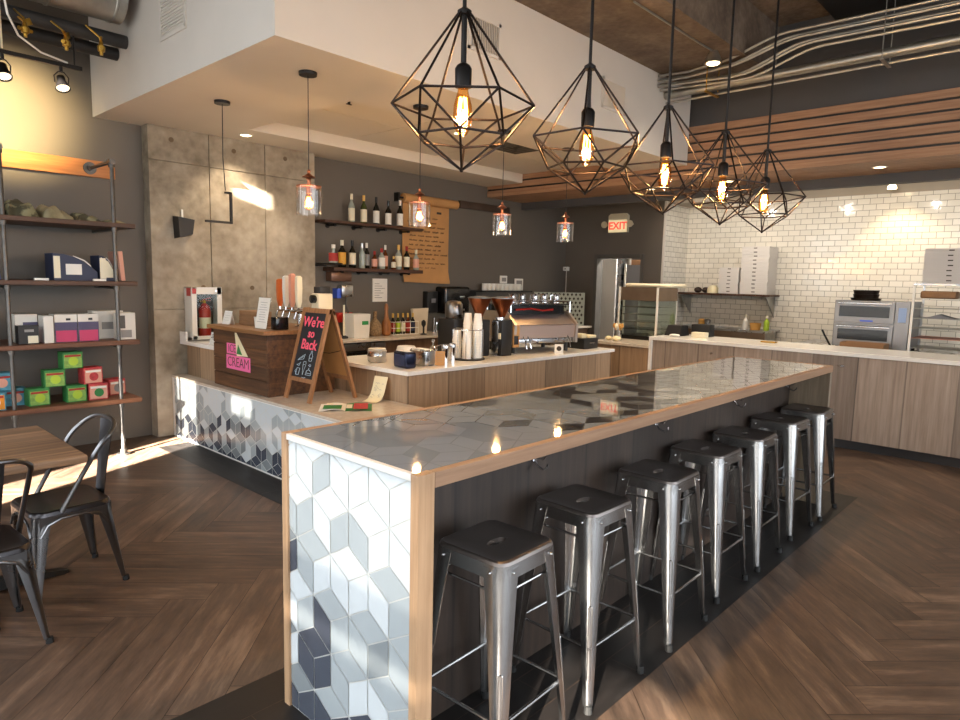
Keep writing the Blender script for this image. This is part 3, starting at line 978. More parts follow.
can_light('round downlight in the cedar slat ceiling near the exit sign', 8.0, 4.43, BZ0 - .002, power=75)
can_light('round downlight in the cedar slat ceiling near the white tile return', 7.9, 3.35, BZ0 - .002, power=75)
can_light('round downlight in the cedar slat ceiling above the double oven', 7.83, 1.75, BZ0 - .002, power=75)
t = thing('spot_lamp', 'small bare spot lamp shining down on the white tile above the oven', 'ceiling light', (9.95, 2.06, 3.05))
MB().cyl((9.95, 2.06, 3.05), (9.95, 2.06, 3.0), .02, n=12).obj('stem', 'white_plastic', t)
MB().lathe([(.02, 3.0), (.05, 2.96), (.055, 2.93), (.003, 2.925)], (9.95, 2.06, 0), n=16).obj('lamp_head', 'can', t)
light('spot_lamp_light', 'SPOT', (9.95, 2.06, 2.9), 30, (1, .7, .36), Vector((.4, -.1, -1)).to_track_quat('-Z', 'Y'), shadow_soft_size=.04, spot_size=radians(100), spot_blend=.7)
for k, y in enumerate((4.3, 3.1, 1.9, .7)):  # added spots, out of view, that brighten the tile wall
    q = thing('spot_lamp', ORD[k] + ' added tile wall fill spot from the left, hidden behind the slat bulkhead', 'ceiling light', (8.62, y, 3.05), 0, 'added tile wall fill spots')
    MB().cyl((0, 0, 0), (0, 0, -.05), .015, n=10).obj('stem', 'white_plastic', q, world=False)
    MB().lathe([(.02, .05), (.04, .045), (.045, -.04), (.03, -.03), (.002, -.028)], n=16).xf(Matrix.Translation((.02, 0, -.09)) @ RY(-55)).obj('lamp_head', 'white_plastic', q, world=False)
    light('tile_wall_fill_spot', 'SPOT', (8.70, y, 2.93), 55, (1, .88, .74), Vector((1.7, 0, -.95)).to_track_quat('-Z', 'Y'), shadow_soft_size=.04, spot_size=radians(105), spot_blend=1.)
t = thing('bell_lamp', 'metal bell lamp under the conduits on the concrete ceiling', 'ceiling light', (6.42, 2.95, 3.9))
MB().lathe([(.035, 3.90), (.05, 3.87), (.085, 3.80), (.088, 3.785), (.08, 3.785)], (6.42, 2.95, 0), n=18).obj('shade', 'gal', t)
MB().lathe([(.002, 3.78), (.05, 3.775), (.07, 3.79)], (6.42, 2.95, 0), n=18, caps=False).obj('bulb', 'can', t)
MB().tube([(6.42, 2.95, 3.895), (6.36, 2.95, 3.893), (6.1, 2.95, 3.888), (4.9, 2.95, 3.888)], .009, n=8).obj('feed_conduit', 'gal', t)
light('bell_lamp_light', 'SPOT', (6.42, 2.95, 3.76), 20, WARM, shadow_soft_size=.05, spot_size=radians(130), spot_blend=.6)
mb = MB().cyl((3.515, 4.862, TZ), (3.515, 4.862, TZ - .05), .012, n=10)
mb.lathe([(.03, TZ - .002), (.03, TZ - .008), (.012, TZ - .012)], (3.515, 4.862, 0), n=16); mb.box(3.49, 3.54, 4.855, 4.87, TZ - .055, TZ - .049)
solo('sprinkler_head', mb, 'black_metal', 'small dark sprinkler head in the white soffit ceiling', 'sprinkler')
t = thing('air_diffuser', 'square louvred air diffuser in the soffit ceiling', 'air vent', (5.95, 5.0, TZ))
mb = MB()
for k in range(4):
    h = .26 - k * .065
    for a, b, c, d in ((-h, h, -h, -h + .02), (-h, h, h - .02, h), (-h, -h + .02, -h, h), (h - .02, h, -h, h)):
        mb.box(a, b, c, d, -.02 + k * .003, -.004)
mb.obj('louvre_rings', 'frame_grey', t, world=False, smooth=False)
MB().box(-.29, .29, -.29, .29, -.005, 0).obj('backing', 'black', t, world=False, smooth=False)
def grille(label, x0, x1, z0, z1, col):
    t = thing('wall_grille', label, 'air vent', (x0, YS0, z0))
    mb = MB()
    mb.box(x0, x1, YS0 - .012, YS0, z0, z0 + .025); mb.box(x0, x1, YS0 - .012, YS0, z1 - .025, z1)
    mb.box(x0, x0 + .025, YS0 - .012, YS0, z0, z1); mb.box(x1 - .025, x1, YS0 - .012, YS0, z0, z1)
    mb.obj('frame', 'paint_white', t, smooth=False)
    mb = MB(); n = int((x1 - x0 - .05) / .02)
    for k in range(n): 
        xx = x0 + .025 + (k + .5) * (x1 - x0 - .05) / n
        mb.box(xx - .003, xx + .003, YS0 - .01, YS0 - .001, z0 + .025, z1 - .025)
    mb.obj('slats', 'paint_white', t, smooth=False)
    MB().box(x0 + .02, x1 - .02, YS0 - .002, YS0 - .0005, z0 + .02, z1 - .02).obj('backing', col, t, smooth=False)
grille('white slatted grille on the soffit face behind the nearest cage pendant', 3.76, 4.13, 3.39, 3.66, 'frame_grey')
grille('white blank grille on the soffit face near the second cage pendant', 5.62, 6.05, 3.33, 3.62, 'paint_white')
t = thing('wall_grille', 'pale grille high on the left side of the white soffit', 'air vent', (XS0, 4.9, 3.37))
mb = MB()
for k in range(24): mb.box(XS0 - .008, XS0, 4.90, 5.29, 3.39 + k * .022, 3.40 + k * .022)
mb.obj('slats', 'paint_white', t, smooth=False)
mb = MB().box(XS0 - .01, XS0, 4.87, 4.90, 3.37, 3.95); mb.box(XS0 - .01, XS0, 5.29, 5.32, 3.37, 3.95); mb.box(XS0 - .01, XS0, 4.87, 5.32, 3.355, 3.385)
mb.obj('frame', 'paint_white', t, smooth=False)

# ------------------------------------------------------------------ low tiled counter
LX, LZ = 2.714, .62
t = thing('tiled_counter', 'low counter with tumbling block tile front in white, grey and slate', 'counter', (LX, 3.2, 0))
MB().box(LX + .012, 3.49, 3.2, 6.745, 0, LZ - .03).obj('body', 'oak_panel_y', t, smooth=False)
mb = MB(); mb.m = 0
mb.box(LX + .002, LX + .012, 3.2, 6.70, 0, LZ - .028)
for q, c in rhombille(3.5, LZ - .03, .102, lambda a, b, s_: pick(fade(1.02 - b * 1.02 - (.12 if s_ == 0 else 0))), off=(.03, .02)):
    mb.m = c + 1
    mb.poly([(LX + .001, 6.70 - p[0], .002 + p[1]) for p in q])
mb.obj('tile_face', TILES, t, smooth=False, recalc=False)
MB().box(LX, LX + .012, 6.70, 6.748, 0, LZ - .028).box(LX - .003, LX + .012, 3.2, 6.748, LZ - .028, LZ - .022).box(LX - .003, LX + .006, 3.2, 6.748, 0, .012).obj('edge_trim', 'white_plastic', t, smooth=False)
MB().box(LX - .004, 3.49, 3.2, 6.748, LZ - .022, LZ, .003).obj('countertop', 'quartz_warm', t, smooth=False)

# oak base unit with a pale top beside the pier
t = thing('base_cabinet', 'pale oak base cabinet with white top in front of the concrete pier', 'cabinet', (2.84, 5.97, LZ))
MB().box(2.845, 3.40, 5.97, 6.68, LZ, .93).obj('body', 'oak_panel_y', t, smooth=False)
MB().box(2.80, 3.42, 5.965, 6.745, .93, .965, .003).obj('countertop', 'quartz', t, smooth=False)
MB().box(2.80, 2.82, 6.60, 6.745, .965, 1.06, .002).obj('splash_lip', 'quartz', t, smooth=False)
# fire extinguisher in its white cabinet
t = thing('extinguisher_cabinet', 'white open fire extinguisher cabinet on the concrete pier', 'cabinet', (2.85, 6.55, .97))
mb = MB()
x0, x1, y0, y1, z0, z1 = 2.86, 3.16, 6.58, 6.745, .985, 1.50
mb.box(x0, x0 + .012, y0, y1, z0, z1); mb.box(x1 - .012, x1, y0, y1, z0, z1); mb.box(x0, x1, y0, y1, z0, z0 + .012); mb.box(x0, x1, y0, y1, z1 - .012, z1)
mb.obj('case', 'white_plastic', t, smooth=False)
MB().box(x0 + .01, x1 - .01, y1 - .01, y1, z0 + .01, z1 - .01).obj('back_panel', 'frame_grey', t, smooth=False)
mb = MB().box(x0 - .005, x0 + .045, y0 - .015, y0, z0 - .005, z1 + .005, .002); mb.box(x1 - .045, x1 + .005, y0 - .015, y0, z0 - .005, z1 + .005, .002)
mb.box(x0, x1, y0 - .015, y0, z0 - .005, z0 + .03); mb.box(x0, x1, y0 - .015, y0, z1 - .065, z1 + .005)
mb.obj('door_frame', 'white_plastic', t, smooth=False)
MB().box(x0 + .04, x1 - .04, y0 - .01, y0 - .006, z0 + .025, z1 - .06).obj('glass_pane', 'cab_glass', t, smooth=False)
mb = MB().box(x0 - .007, x0 - .0055, y0 + .01, y0 + .10, z1 - .085, z1 - .005); mb.box(x0 + .0, x0 + .04, y0 - .0165, y0 - .015, z1 - .06, z1 - .01)
mb.obj('red_sign', 'red', t, smooth=False, label='red square sign')
MB().cyl((x1 - .06, y0 - .016, z1 - .03), (x1 - .06, y0 - .024, z1 - .03), .008, n=10).obj('lock', 'chrome', t)
e = thing('fire_extinguisher', 'red fire extinguisher inside the white cabinet', 'fire extinguisher', (3.02, 6.655, .998))
MB().lathe([(.045, 0), (.058, .01), (.06, .03), (.06, .27), (.05, .31), (.025, .335), (.018, .345)], (0, 0, 0), n=20).obj('cylinder', 'red', e, world=False)
MB().lathe([(.0605, .09), (.0605, .20)], n=20, caps=False).obj('label_band', 'label_cream', e, world=False)
mb = MB().cyl((0, 0, .34), (0, 0, .375), .016, n=10); mb.cyl((-.01, 0, .365), (-.05, 0, .36), .008, n=8)
mb.obj('valve', 'brass', e, world=False)
mb = MB().box(-.02, .07, -.01, .01, .385, .393, .002, rot=RY(-14)); mb.box(-.02, .065, -.01, .01, .365, .371, .002)
mb.obj('lever', 'red', e, world=False)
MB().tube([(-.05, 0, .36), (-.075, -.01, .33), (-.072, -.012, .2), (-.07, -.012, .1)], .008, n=8).obj('hose', 'black', e, world=False)
t = thing('folded_card', 'white folded card with black lines in front of the extinguisher', 'sign card', (3.0, 6.2, .965))
T = Matrix.Translation((2.90, 6.17, .965)) @ RZ(8)
mb = MB().box(-.005, .0, -.075, .075, 0, .115, rot=RY(14)); mb.box(.03, .035, -.075, .075, 0, .115, rot=RY(-14)); mb.xf(T).obj('card', 'paper', t, smooth=False)
mb = MB()
for k in range(6): mb.box(-.0075, -.006, -.06, .06 - .012 * (k % 3), .02 + .014 * k, .025 + .014 * k, rot=RY(14))
mb.xf(T).obj('printed_lines', 'ink', t, smooth=False)

# brown plank crate used as the till stand
t = thing('plank_stand', 'dark brown plank stand with pink ice cream sign on the tiled counter', 'stand', (2.78, 4.99, LZ))
CX0, CX1, CY0, CY1 = 2.79, 3.45, 4.99, 5.95
MB().box(CX0, CX1, CY0, CY1, LZ, 1.145, .004, 1).obj('plank_body', 'plank_brown', t, smooth=False)
for k in range(4):
    z = LZ + .005 + k * .131
    MB().box(CX0 - .012, CX0, CY0, CY1, z, z + .126, .004, 1).obj('front_plank', 'plank_brown', t, smooth=False)
MB().box(2.73, CX1 + .02, CY0 - .04, CY1 + .03, 1.145, 1.18, .004, 1).obj('board_top', wood('honey_board', '#6E4A2C', '#A07446', 'y', .5), t, smooth=False)
# pink lettering
xf = CX0 - .0135
mb = MB()
mb.box(xf, xf + .0012, 5.435, 5.69, .935, 1.03, .0005, 1); mb.box(xf, xf + .0012, 5.265, 5.70, .80, .925, .0005, 1)
sg = mb.obj('pink_sign', 'pink', t, smooth=False, label='pink sign reading ICE CREAM')
mb = MB()
mb.text('ICE', .10, FACE_NX((xf - .0008, 5.588, .982)), bold=-.001, thick=.0005)
mb.text('CREAM', .122, FACE_NX((xf - .0008, 5.482, .862)), bold=-.001, thick=.0005)
mb.obj('sign_lettering', 'plank_brown', sg, smooth=False)
mb = MB().poly([(xf - .001, 5.53, 1.13), (xf - .001, 5.50, 1.13), (xf - .001, 5.30, .935), (xf - .001, 5.50, .925)], thick=(-.001, 0, 0))
c = mb.obj('cone_sticker', 'cream', t, smooth=False, label='cream coloured ice cream cone sticker')
MB().poly([(xf - .0025, 5.47, 1.03), (xf - .0025, 5.40, .94), (xf - .0025, 5.50, .945)], thick=(-.0006, 0, 0)).obj('cone_dark_patch', 'tea_dark_green', c, smooth=False)  # dark green triangle laid over the cone sticker

ZC = 1.18
def stand_sheet(name, label, loc, w, h, tilt, rz, material='paper', lines=8, acrylic=False, cat='sign'):
    t = thing(name, label, cat, loc, rz)
    T = RY(tilt)
    MB().box(-.001, .001, -w / 2, w / 2, .004, h).xf(T).obj('sheet', material, t, world=False, smooth=False)
    if acrylic:
        MB().box(.0015, .0035, -w / 2 - .006, w / 2 + .006, 0, h + .004).xf(T).box(-.012, .085, -w / 2 - .006, w / 2 + .006, 0, .004).obj('acrylic_holder', 'case_glass', t, world=False, smooth=False)
    else:
        MB().box(.0, .004, -.03, .03, .0, h * .8).xf(Matrix.Translation((.07, 0, 0)) @ RY(-12)).obj('back_leg', material, t, world=False, smooth=False)
    mb = MB()
    rr = random.Random(len(label))
    for k in range(lines):
        ww = w * (.2 + .2 * rr.random()); z = h * (.84 - .7 * k / max(1, lines))
        mb.box(-.0022, -.0014, -ww, ww, z, z + h * .012)
    mb.xf(T).obj('printed_lines', 'grey_pic', t, world=False, smooth=False)
    return t
stand_sheet('menu_stand', 'tall white menu sheet in a clear holder on the plank stand', (2.86, 5.235, ZC), .19, .27, 10, 0, lines=9, acrylic=True)
stand_sheet('table_card', 'small white tent card at the left end of the plank stand', (2.84, 5.83, ZC), .12, .13, 16, radians(6), lines=4)
for k in range(3):
    solo('paper_bag', MB().box(-.075 + .002 * k, .075, -.165, .165, 0, .042, .003, 1), 'card', ('lowest', 'middle', 'topmost')[k] + ' flat brown paper bag of the pile behind the tent card', 'paper bag', 'brown bags on the plank stand', loc=(3.045, 5.665, ZC + .0005 + k * .0432))
solo('paper_cup', MB().lathe([(.028, 0), (.036, .09), (.038, .092), (.034, .088), (.026, .004)], n=18), 'white_plastic', 'single white paper cup beside the menu sheet on the plank stand', 'cup', loc=(2.93, 5.40, ZC))
mb = MB()
t = thing('card_reader', 'black card reader with cable standing right of the menu sheet', 'card reader', (2.92, 5.07, ZC))
MB().box(2.88, 3.0, 5.01, 5.10, ZC + .001, ZC + .11, .008).obj('body', 'black_gloss', t)
MB().tube([(2.95, 5.10, ZC + .05), (2.95, 5.14, ZC + .10), (2.98, 5.15, ZC + .02), (3.05, 5.12, ZC + .004)], .005, n=6).obj('cable', 'black', t)
# beer tap tower with handles
t = thing('tap_tower', 'steel beer tap tower with four tall handles behind the chalkboard', 'beer tap', (3.22, 5.25, ZC))
MB().lathe([(.05, 0), (.05, .01), (.028, .02), (.028, .12)], (3.26, 5.25, ZC), n=20).obj('column', 'chrome', t)
MB().cyl((3.26, 5.10, ZC + .15), (3.26, 5.52, ZC + .15), .032, n=18).obj('cross_pipe', 'chrome', t)
for k, (col, hh, lab) in enumerate((('wrap_orange', .25, 'orange tap handle'), ('white_plastic', .28, 'white tap handle'), ('label_pink', .30, 'pink and cream tap handle'), ('label_cream', .28, 'cream tap handle'))):
    y = 5.475 - k * .105
    mb = MB().cyl((3.23, y, ZC + .15), (3.16, y, ZC + .14), .012, n=10); mb.cyl((3.165, y, ZC + .14), (3.145, y, ZC + .08), .009, n=10)
    mb.cyl((3.19, y, ZC + .145), (3.19, y, ZC + .19), .008, n=8)
    tp = mb.obj('faucet', 'chrome', t)
    MB().loft([[(3.19 + a * w, y + b * w * .8, ZC + .18 + z) for a, b in ((-1, -1), (1, -1), (1, 1), (-1, 1))] for w, z in ((.012, 0), (.022, .05), (.026, hh * .6), (.024, hh * .95), (.012, hh))]).obj('tap_handle', col, tp, smooth=False, label=lab)
t = thing('drink_dispenser', 'cream drink dispenser with black round knob beside the tap handles', 'dispenser', (3.32, 5.04, ZC))
MB().box(3.27, 3.42, 4.97, 5.09, ZC, ZC + .31, .012).obj('body', 'cream_plastic', t)
MB().cyl((3.27, 5.03, ZC + .26), (3.235, 5.03, ZC + .26), .036, n=20).obj('knob', 'black_gloss', t)
MB().box(3.29, 3.40, 4.98, 5.08, ZC + .31, ZC + .37, .006).obj('lid', 'black', t)
MB().lathe([(.022, 0), (.026, .03), (.02, .05)], (3.235, 5.03, ZC + .11), n=14).obj('spout', 'black', t)

# A-frame chalkboard
t = thing('chalkboard_easel', 'small wooden A-frame chalkboard lettered in pink on the tiled counter', 'chalkboard', (3.1, 4.70, LZ))
yc, w2 = 4.705, .195
F0, F1 = Vector((2.885, 0, LZ + .005)), Vector((3.085, 0, 1.375))
B0, B1 = Vector((3.335, 0, LZ + .005)), Vector((3.105, 0, 1.375))
def leg_between(mb, a, b, y, wy=.038, tx=.022):
    d = (b - a).normalized(); nx = Vector((d.z, 0, -d.x)) * tx / 2
    mb.loft([[p + nx + Vector((0, y - wy / 2, 0)), p + nx + Vector((0, y + wy / 2, 0)), p - nx + Vector((0, y + wy / 2, 0)), p - nx + Vector((0, y - wy / 2, 0))] for p in (a, b)])
    return mb
for a, b in ((F0, F1), (B0, B1)):
    for s_ in (-1, 1):
        leg_between(MB(), a, b, yc + s_ * (w2 - .019)).obj('leg', 'frame_wood', t, smooth=False)
fd = (F1 - F0).normalized(); fn = Vector((-fd.z, 0, fd.x))
L0 = (F1 - F0).length
def on_front(h, y, out=0.): return F0 + fd * h + fn * out + Vector((0, y, 0))
def cross(h0, h1, a, b, front=True, th=.018):
    mb = MB(); A, B_ = (F0, F1) if front else (B0, B1); d = (B_ - A).normalized(); n_ = Vector((d.z, 0, -d.x)) * th / 2
    mb.loft([[A + d * h + n_ + Vector((0, a, 0)), A + d * h + n_ + Vector((0, b, 0)), A + d * h - n_ + Vector((0, b, 0)), A + d * h - n_ + Vector((0, a, 0))] for h in (h0, h1)])
    return mb
cross(L0 - .04, L0, yc - w2, yc + w2).obj('top_rail', 'frame_wood', t, smooth=False)
cross(.155, .19, yc - w2 + .03, yc + w2 - .03).obj('lower_rail', 'frame_wood', t, smooth=False)
cross(L0 - .04, L0, yc - w2, yc + w2, False).obj('top_rail', 'frame_wood', t, smooth=False)
cross(.16, .195, yc - w2 + .03, yc + w2 - .03, False).obj('lower_rail', 'frame_wood', t, smooth=False)
bd = cross(.185, L0 - .035, yc - w2 + .03, yc + w2 - .03, True, .008).obj('board', 'board', t, smooth=False)
cross(.185, L0 - .035, yc - w2 + .03, yc + w2 - .03, False, .008).obj('back_board', 'kraft', t, smooth=False, label='bare brown back board')
TT = lambda h, y: frame(on_front(h, y, .0052), (0, -1, 0), fd, fn)
mb = MB()
mb.text("We're", .118, TT(.655, yc), bold=.0022, thick=.0008); mb.text('so', .10, TT(.56, yc), bold=.0022, thick=.0008); mb.text('Back', .118, TT(.465, yc), bold=.0022, thick=.0008)
mb.obj('pink_lettering', 'chalk_pink', bd, smooth=False)
mb = MB()
def stroke(pts, r=.0022): mb.tube([TT(h, yc - y_) @ Vector((0, 0, .001)) for y_, h in pts], r, n=5)
stroke([(-.11, .33), (-.07, .36), (-.02, .385), (-.03, .345), (-.11, .33)]); stroke([(-.08, .345), (-.03, .37)])
stroke([(.05, .335), (.045, .38), (.06, .40), (.06, .42), (.075, .42), (.075, .40), (.09, .38), (.085, .335), (.05, .335)]); stroke([(.05, .36), (.088, .36)])
stroke([(-.11, .29), (-.08, .30), (-.06, .315), (-.075, .285), (-.11, .29)])
stroke([(-.02, .30), (.02, .30), (.0, .215), (-.02, .30)]); stroke([(-.022, .305), (-.015, .325), (.012, .328), (.022, .305)])
stroke([(.06, .30), (.08, .31), (.095, .30), (.085, .29), (.06, .30)])
stroke([(-.10, .21), (-.095, .265), (-.055, .265), (-.06, .21), (-.10, .21)]); stroke([(-.10, .255), (-.12, .24), (-.10, .222)])
stroke([(.04, .22), (.05, .255), (.085, .265), (.115, .245), (.115, .22), (.04, .22)]); stroke([(.05, .235), (.11, .235)]); stroke([(.07, .265), (.075, .28)])
stroke([(.0, .195), (.02, .19), (.05, .197)])
mb.obj('chalk_drawings', 'chalk_blue', bd)
for s_ in (-1, 1):
    MB().tube([(2.995, yc + s_ * .15, 1.03), (3.10, yc + s_ * .15, 1.015), (3.21, yc + s_ * .15, 1.03)], .003, n=5).obj('stay_cord', 'iron', t)

# leaflet and card on the low counter
t = thing('magazine', 'open magazine with green and red pages lying on the tiled counter', 'magazine', (3.12, 4.25, LZ))
TM = Matrix.Translation((3.02, 4.22, LZ + .0005)) @ RZ(-38)
mb = MB(); n = 14
for sgn in (-1, 1):
    pr = [(sgn * .20 * k / n, .004 + .012 * sin(pi * min(1, k / n * 1.15))) for k in range(n + 1)]
    mb.m = 0 if sgn < 0 else 1
    mb.loft([[(x, -.14, z), (x, .14, z), (x, .14, z - .003), (x, -.14, z - .003)] for x, z in pr])
mb.xf(TM).obj('pages', ['paper', 'tea_dark_green'], t)
mb = MB(); mb.box(-.17, -.03, -.12, .03, .0165, .0172); mb.xf(TM).obj('photo_patch', 'tea_dark_green', t, smooth=False)
mb = MB(); mb.box(.06, .17, -.135, .10, .0168, .0174); mb.xf(TM).obj('photo_patch', 'tea_red', t, smooth=False, label='red photo patch')
mb = MB(); mb.box(.005, .05, -.10, .05, .0168, .0174); mb.box(-.15, -.10, .05, .11, .0165, .0172); mb.xf(TM).obj('photo_patch', 'label_cream', t, smooth=False)
t = thing('promo_card', 'cream curled leaflet with sketch leaning on the service counter side', 'leaflet', (3.3, 4.3, LZ))
mb = MB()
pr = [(-.105, .006), (-.07, .008), (-.03, .02), (.005, .055), (.03, .11), (.05, .165), (.062, .20)]
mb.loft([[(x, -.068, z), (x, .068, z), (x + .002, .068, z - .002), (x + .002, -.068, z - .002)] for x, z in pr])
TP = Matrix.Translation((3.385, 4.30, LZ)) @ RZ(14)
mb.xf(TP).obj('sheet', 'cream', t)
mb = MB(); rr = random.Random(3)
for k in range(14):
    i = rr.randint(2, 4); f_ = rr.random(); x = pr[i][0] + (pr[i + 1][0] - pr[i][0]) * f_; z = pr[i][1] + (pr[i + 1][1] - pr[i][1]) * f_
    y = rr.uniform(-.05, .03); mb.tube([(x - .002, y, z + .0015), (x + .003, y + .012, z + .012), (x + .001, y + .024, z + .006)], .0012, n=4)
mb.xf(TP).obj('sketch_lines', 'grey_pic', t)

# ------------------------------------------------------------------ service counter with the coffee gear
RZ_ = .89
t = thing('service_counter', 'oak panelled service counter with white top behind the bar island', 'counter', (3.49, 4.03, 0))
mb = MB(); mb.m = 0
mb.box(3.50, 6.55, 4.03, 4.05, 0, RZ_ - .035); mb.m = 1
mb.box(3.492, 3.505, 4.03, 5.15, 0, RZ_ - .035); mb.box(3.505, 6.55, 4.05, 4.9, 0, RZ_ - .036); mb.box(6.55, 6.56, 4.03, 4.9, 0, RZ_ - .035)
mb.obj('panelled_body', ['oak_panel', 'oak_panel_y'], t, smooth=False)
MB().box(3.46, 6.60, 4.0, 5.17, RZ_ - .035, RZ_, .003).obj('countertop', 'quartz', t, smooth=False)

t = thing('napkin_dispenser', 'dark blue steel napkin dispenser at the counter corner', 'napkin dispenser', (3.62, 4.22, RZ_), radians(-6))
MB().box(-.055, .055, -.10, .10, 0, .14, .022, 4).obj('body', mat('blue_black_steel', '#2B3047', .22, .7), t, world=False)
MB().box(-.058, -.05, -.075, .075, .02, .115, .003).obj('front_plate', 'navy', t, world=False)
MB().box(-.03, .03, -.07, .07, .138, .142).obj('napkin', 'paper', t, world=False)
t = thing('napkin_dispenser', 'brushed steel napkin dispenser right of the dark blue one', 'napkin dispenser', (3.86, 4.28, RZ_))
MB().box(-.06, .06, -.12, .10, 0, .14, .02, 4).obj('body', 'steel', t, world=False)
MB().box(-.04, .04, -.09, .07, .138, .143).obj('napkin', 'paper', t, world=False)
t = thing('lid_tub', 'round steel tub of lids left of the napkin dispensers', 'tub', (3.67, 4.66, RZ_))
MB().lathe([(.075, 0), (.085, .02), (.085, .05), (.088, .055), (.085, .06), (.085, .10), (.088, .105)], n=24).obj('tub_body', 'steel', t, world=False)
mb = MB()
for k in range(3): mb.lathe([(.078, .10 + k * .008), (.08, .106 + k * .008), (.06, .108 + k * .008)], n=22)
mb.obj('lids', 'white_plastic', t, world=False)
t = thing('bowl', 'white plastic bowl upside down on the service counter', 'bowl', (3.98, 4.62, RZ_))
MB().lathe([(.11, 0), (.112, .01), (.10, .07), (.085, .12), (.08, .13), (.002, .132)], n=24).obj('bowl_body', 'white_plastic', t, world=False)
stand_sheet('card_holder', 'brown card in a small holder before the shakers', (3.93, 4.12, RZ_), .085, .13, 14, radians(40), 'kraft', 4)
for k, (x, y, l) in enumerate(((4.13, 4.26, 'steel shaker nearest the brown card on the service counter'), (4.26, 4.30, 'steel shaker next to the white cup holder'))):
    q = thing('shaker', l, 'shaker', (x, y, RZ_), 0, 'steel shakers')
    MB().lathe([(.032, 0), (.032, .125), (.033, .13)], n=18).obj('body', 'chrome', q, world=False)
    MB().lathe([(.034, .128), (.034, .155), (.028, .168), (.002, .17)], n=18).obj('lid', 'steel', q, world=False)
t = thing('pump_jug', 'small steel pump jug with knob behind the shakers', 'pump jug', (4.25, 4.55, RZ_))
MB().lathe([(.04, 0), (.045, .08), (.02, .12), (.01, .125), (.01, .16), (.018, .17), (.018, .185), (.002, .19)], n=16).obj('body', 'chrome', t, world=False)
MB().tube([(.02, 0, .11), (.08, -.03, .13), (.10, -.03, .10)], .006, n=6).obj('spout', 'chrome', t, world=False)
t = thing('cup_holder', 'wire tower holding columns of white paper cups on the service counter', 'cup holder', (4.50, 4.33, RZ_))
mb = MB().lathe([(.16, 0), (.165, .006), (.16, .012)], n=24)
mb.obj('base', 'black', t, world=False)
mb = MB()
for k in range(10): a = 2 * pi * k / 10; mb.cyl((.145 * cos(a), .145 * sin(a), .01), (.145 * cos(a), .145 * sin(a), .285), .003, n=6)
mb.tube([(.145 * cos(2 * pi * k / 20), .145 * sin(2 * pi * k / 20), .285) for k in range(20)], .004, n=6, closed=True)
mb.obj('wire_frame', 'chrome', t, world=False)
def cup_column(where, x, y, n_):
    first = None
    for k in range(n_):
        l = f'white paper cup, {ORD[k]} from the bottom of {where}'
        p = (4.50 + x, 4.33 + y, RZ_ + .0125 + k * .026)
        if first is None:
            first = solo('paper_cup', MB().lathe([(.044, 0), (.0455, .003), (.045, .006), (.032, .11), (.002, .111)], n=16), 'cup_white', l, 'paper cup', 'paper cups in the wire tower', loc=p)
        else: dup(first, l, p)
cup_column('the short left column in the wire tower', -.075, .075, 7)
cup_column('the short front column in the wire tower', -.07, -.05, 7)
cup_column('the tallest column in the wire tower', .055, .06, 13)
cup_column('the tall right column in the wire tower', .06, -.065, 13)
t = thing('coffee_brewer', 'tall steel and black coffee brewer behind the paper cups', 'coffee brewer', (4.72, 4.75, RZ_))
MB().box(-.11, .11, -.12, .12, 0, .36, .012).obj('body', 'black', t, world=False)
MB().lathe([(.085, .36), (.09, .37), (.09, .50), (.07, .53), (.02, .54)], n=22).obj('canister', 'gun_chair', t, world=False)
t = thing('coffee_grinder', 'black and steel coffee grinder with cone hopper, left of the two', 'coffee grinder', (4.79, 4.46, RZ_))
def grinder(t, side):
    MB().box(-.07, .09, -.065, .065, 0, .36, .008).obj('body', 'black', t, world=False)
    MB().box(-.078, -.07, -.02, .065, .01, .35, .002).obj('side_panel', 'steel', t, world=False)
    MB().box(-.075, -.07, -.055, -.02, .17, .23, .001).obj('display', 'label_cream', t, world=False)
    MB().cyl((-.03, 0, .36), (-.03, 0, .385), .05, n=16).obj('collar', 'chrome', t, world=False)
    MB().lathe([(.03, .385), (.045, .42), (.115, .56), (.118, .575), (.112, .575), (.04, .42)], (0, 0, 0), n=22).obj('bean_hopper', 'copper', t, world=False)
    MB().lathe([(.119, .572), (.12, .58), (.05, .592), (.002, .594)], n=22).obj('hopper_lid', 'steel', t, world=False)
    MB().box(-.13, -.07, -.03, .03, .0, .012, .002).box(-.10, -.075, -.02, .02, .12, .14).obj('portafilter_rest', 'chrome', t, world=False)
grinder(t, 0)
dup(t, 'coffee grinder with cone hopper standing next to the espresso machine', (5.005, 4.35, RZ_), 0)
# espresso machine
t = thing('espresso_machine', 'two group espresso machine in steel and wood with cups on top', 'espresso machine', (5.66, 4.52, RZ_), radians(-14))
mb = MB()
for x in (-.36, .36):
    for y in (-.2, .2): mb.cyl((x, y, 0), (x, y, .11), .022, n=12)
mb.obj('feet', 'black', t, world=False)
MB().box(-.42, .42, -.27, .26, .10, .15, .008).obj('drip_tray', 'steel', t, world=False)
mb = MB(); mb.loft([[(x, -.20, .15), (x, .26, .15), (x, .26, .40), (x, -.12, .40), (x, -.28, .30)] for x in (-.40, .40)])
mb.obj('body', mat('machine_steel', '#B7B4BA', .34, .9), t, world=False, smooth=False)
mb = MB(); mb.loft([[(x, -.285, .155), (x, -.205, .15), (x, -.27, .285), (x, -.30, .29)] for x in (-.36, .40)])
mb.obj('front_panel', mat('rose_metal', '#C6B0A4', .38, .8), t, world=False, smooth=False)
for x in (-.43, .40):
    mb = MB(); mb.loft([[(x + d_, -.31, .10), (x + d_, .28, .10), (x + d_, .28, .43), (x + d_, -.16, .43), (x + d_, -.32, .30)] for d_ in (0, .03)])
    sp = mb.obj('side_cheek', 'machine_cheek', t, world=False, smooth=False)
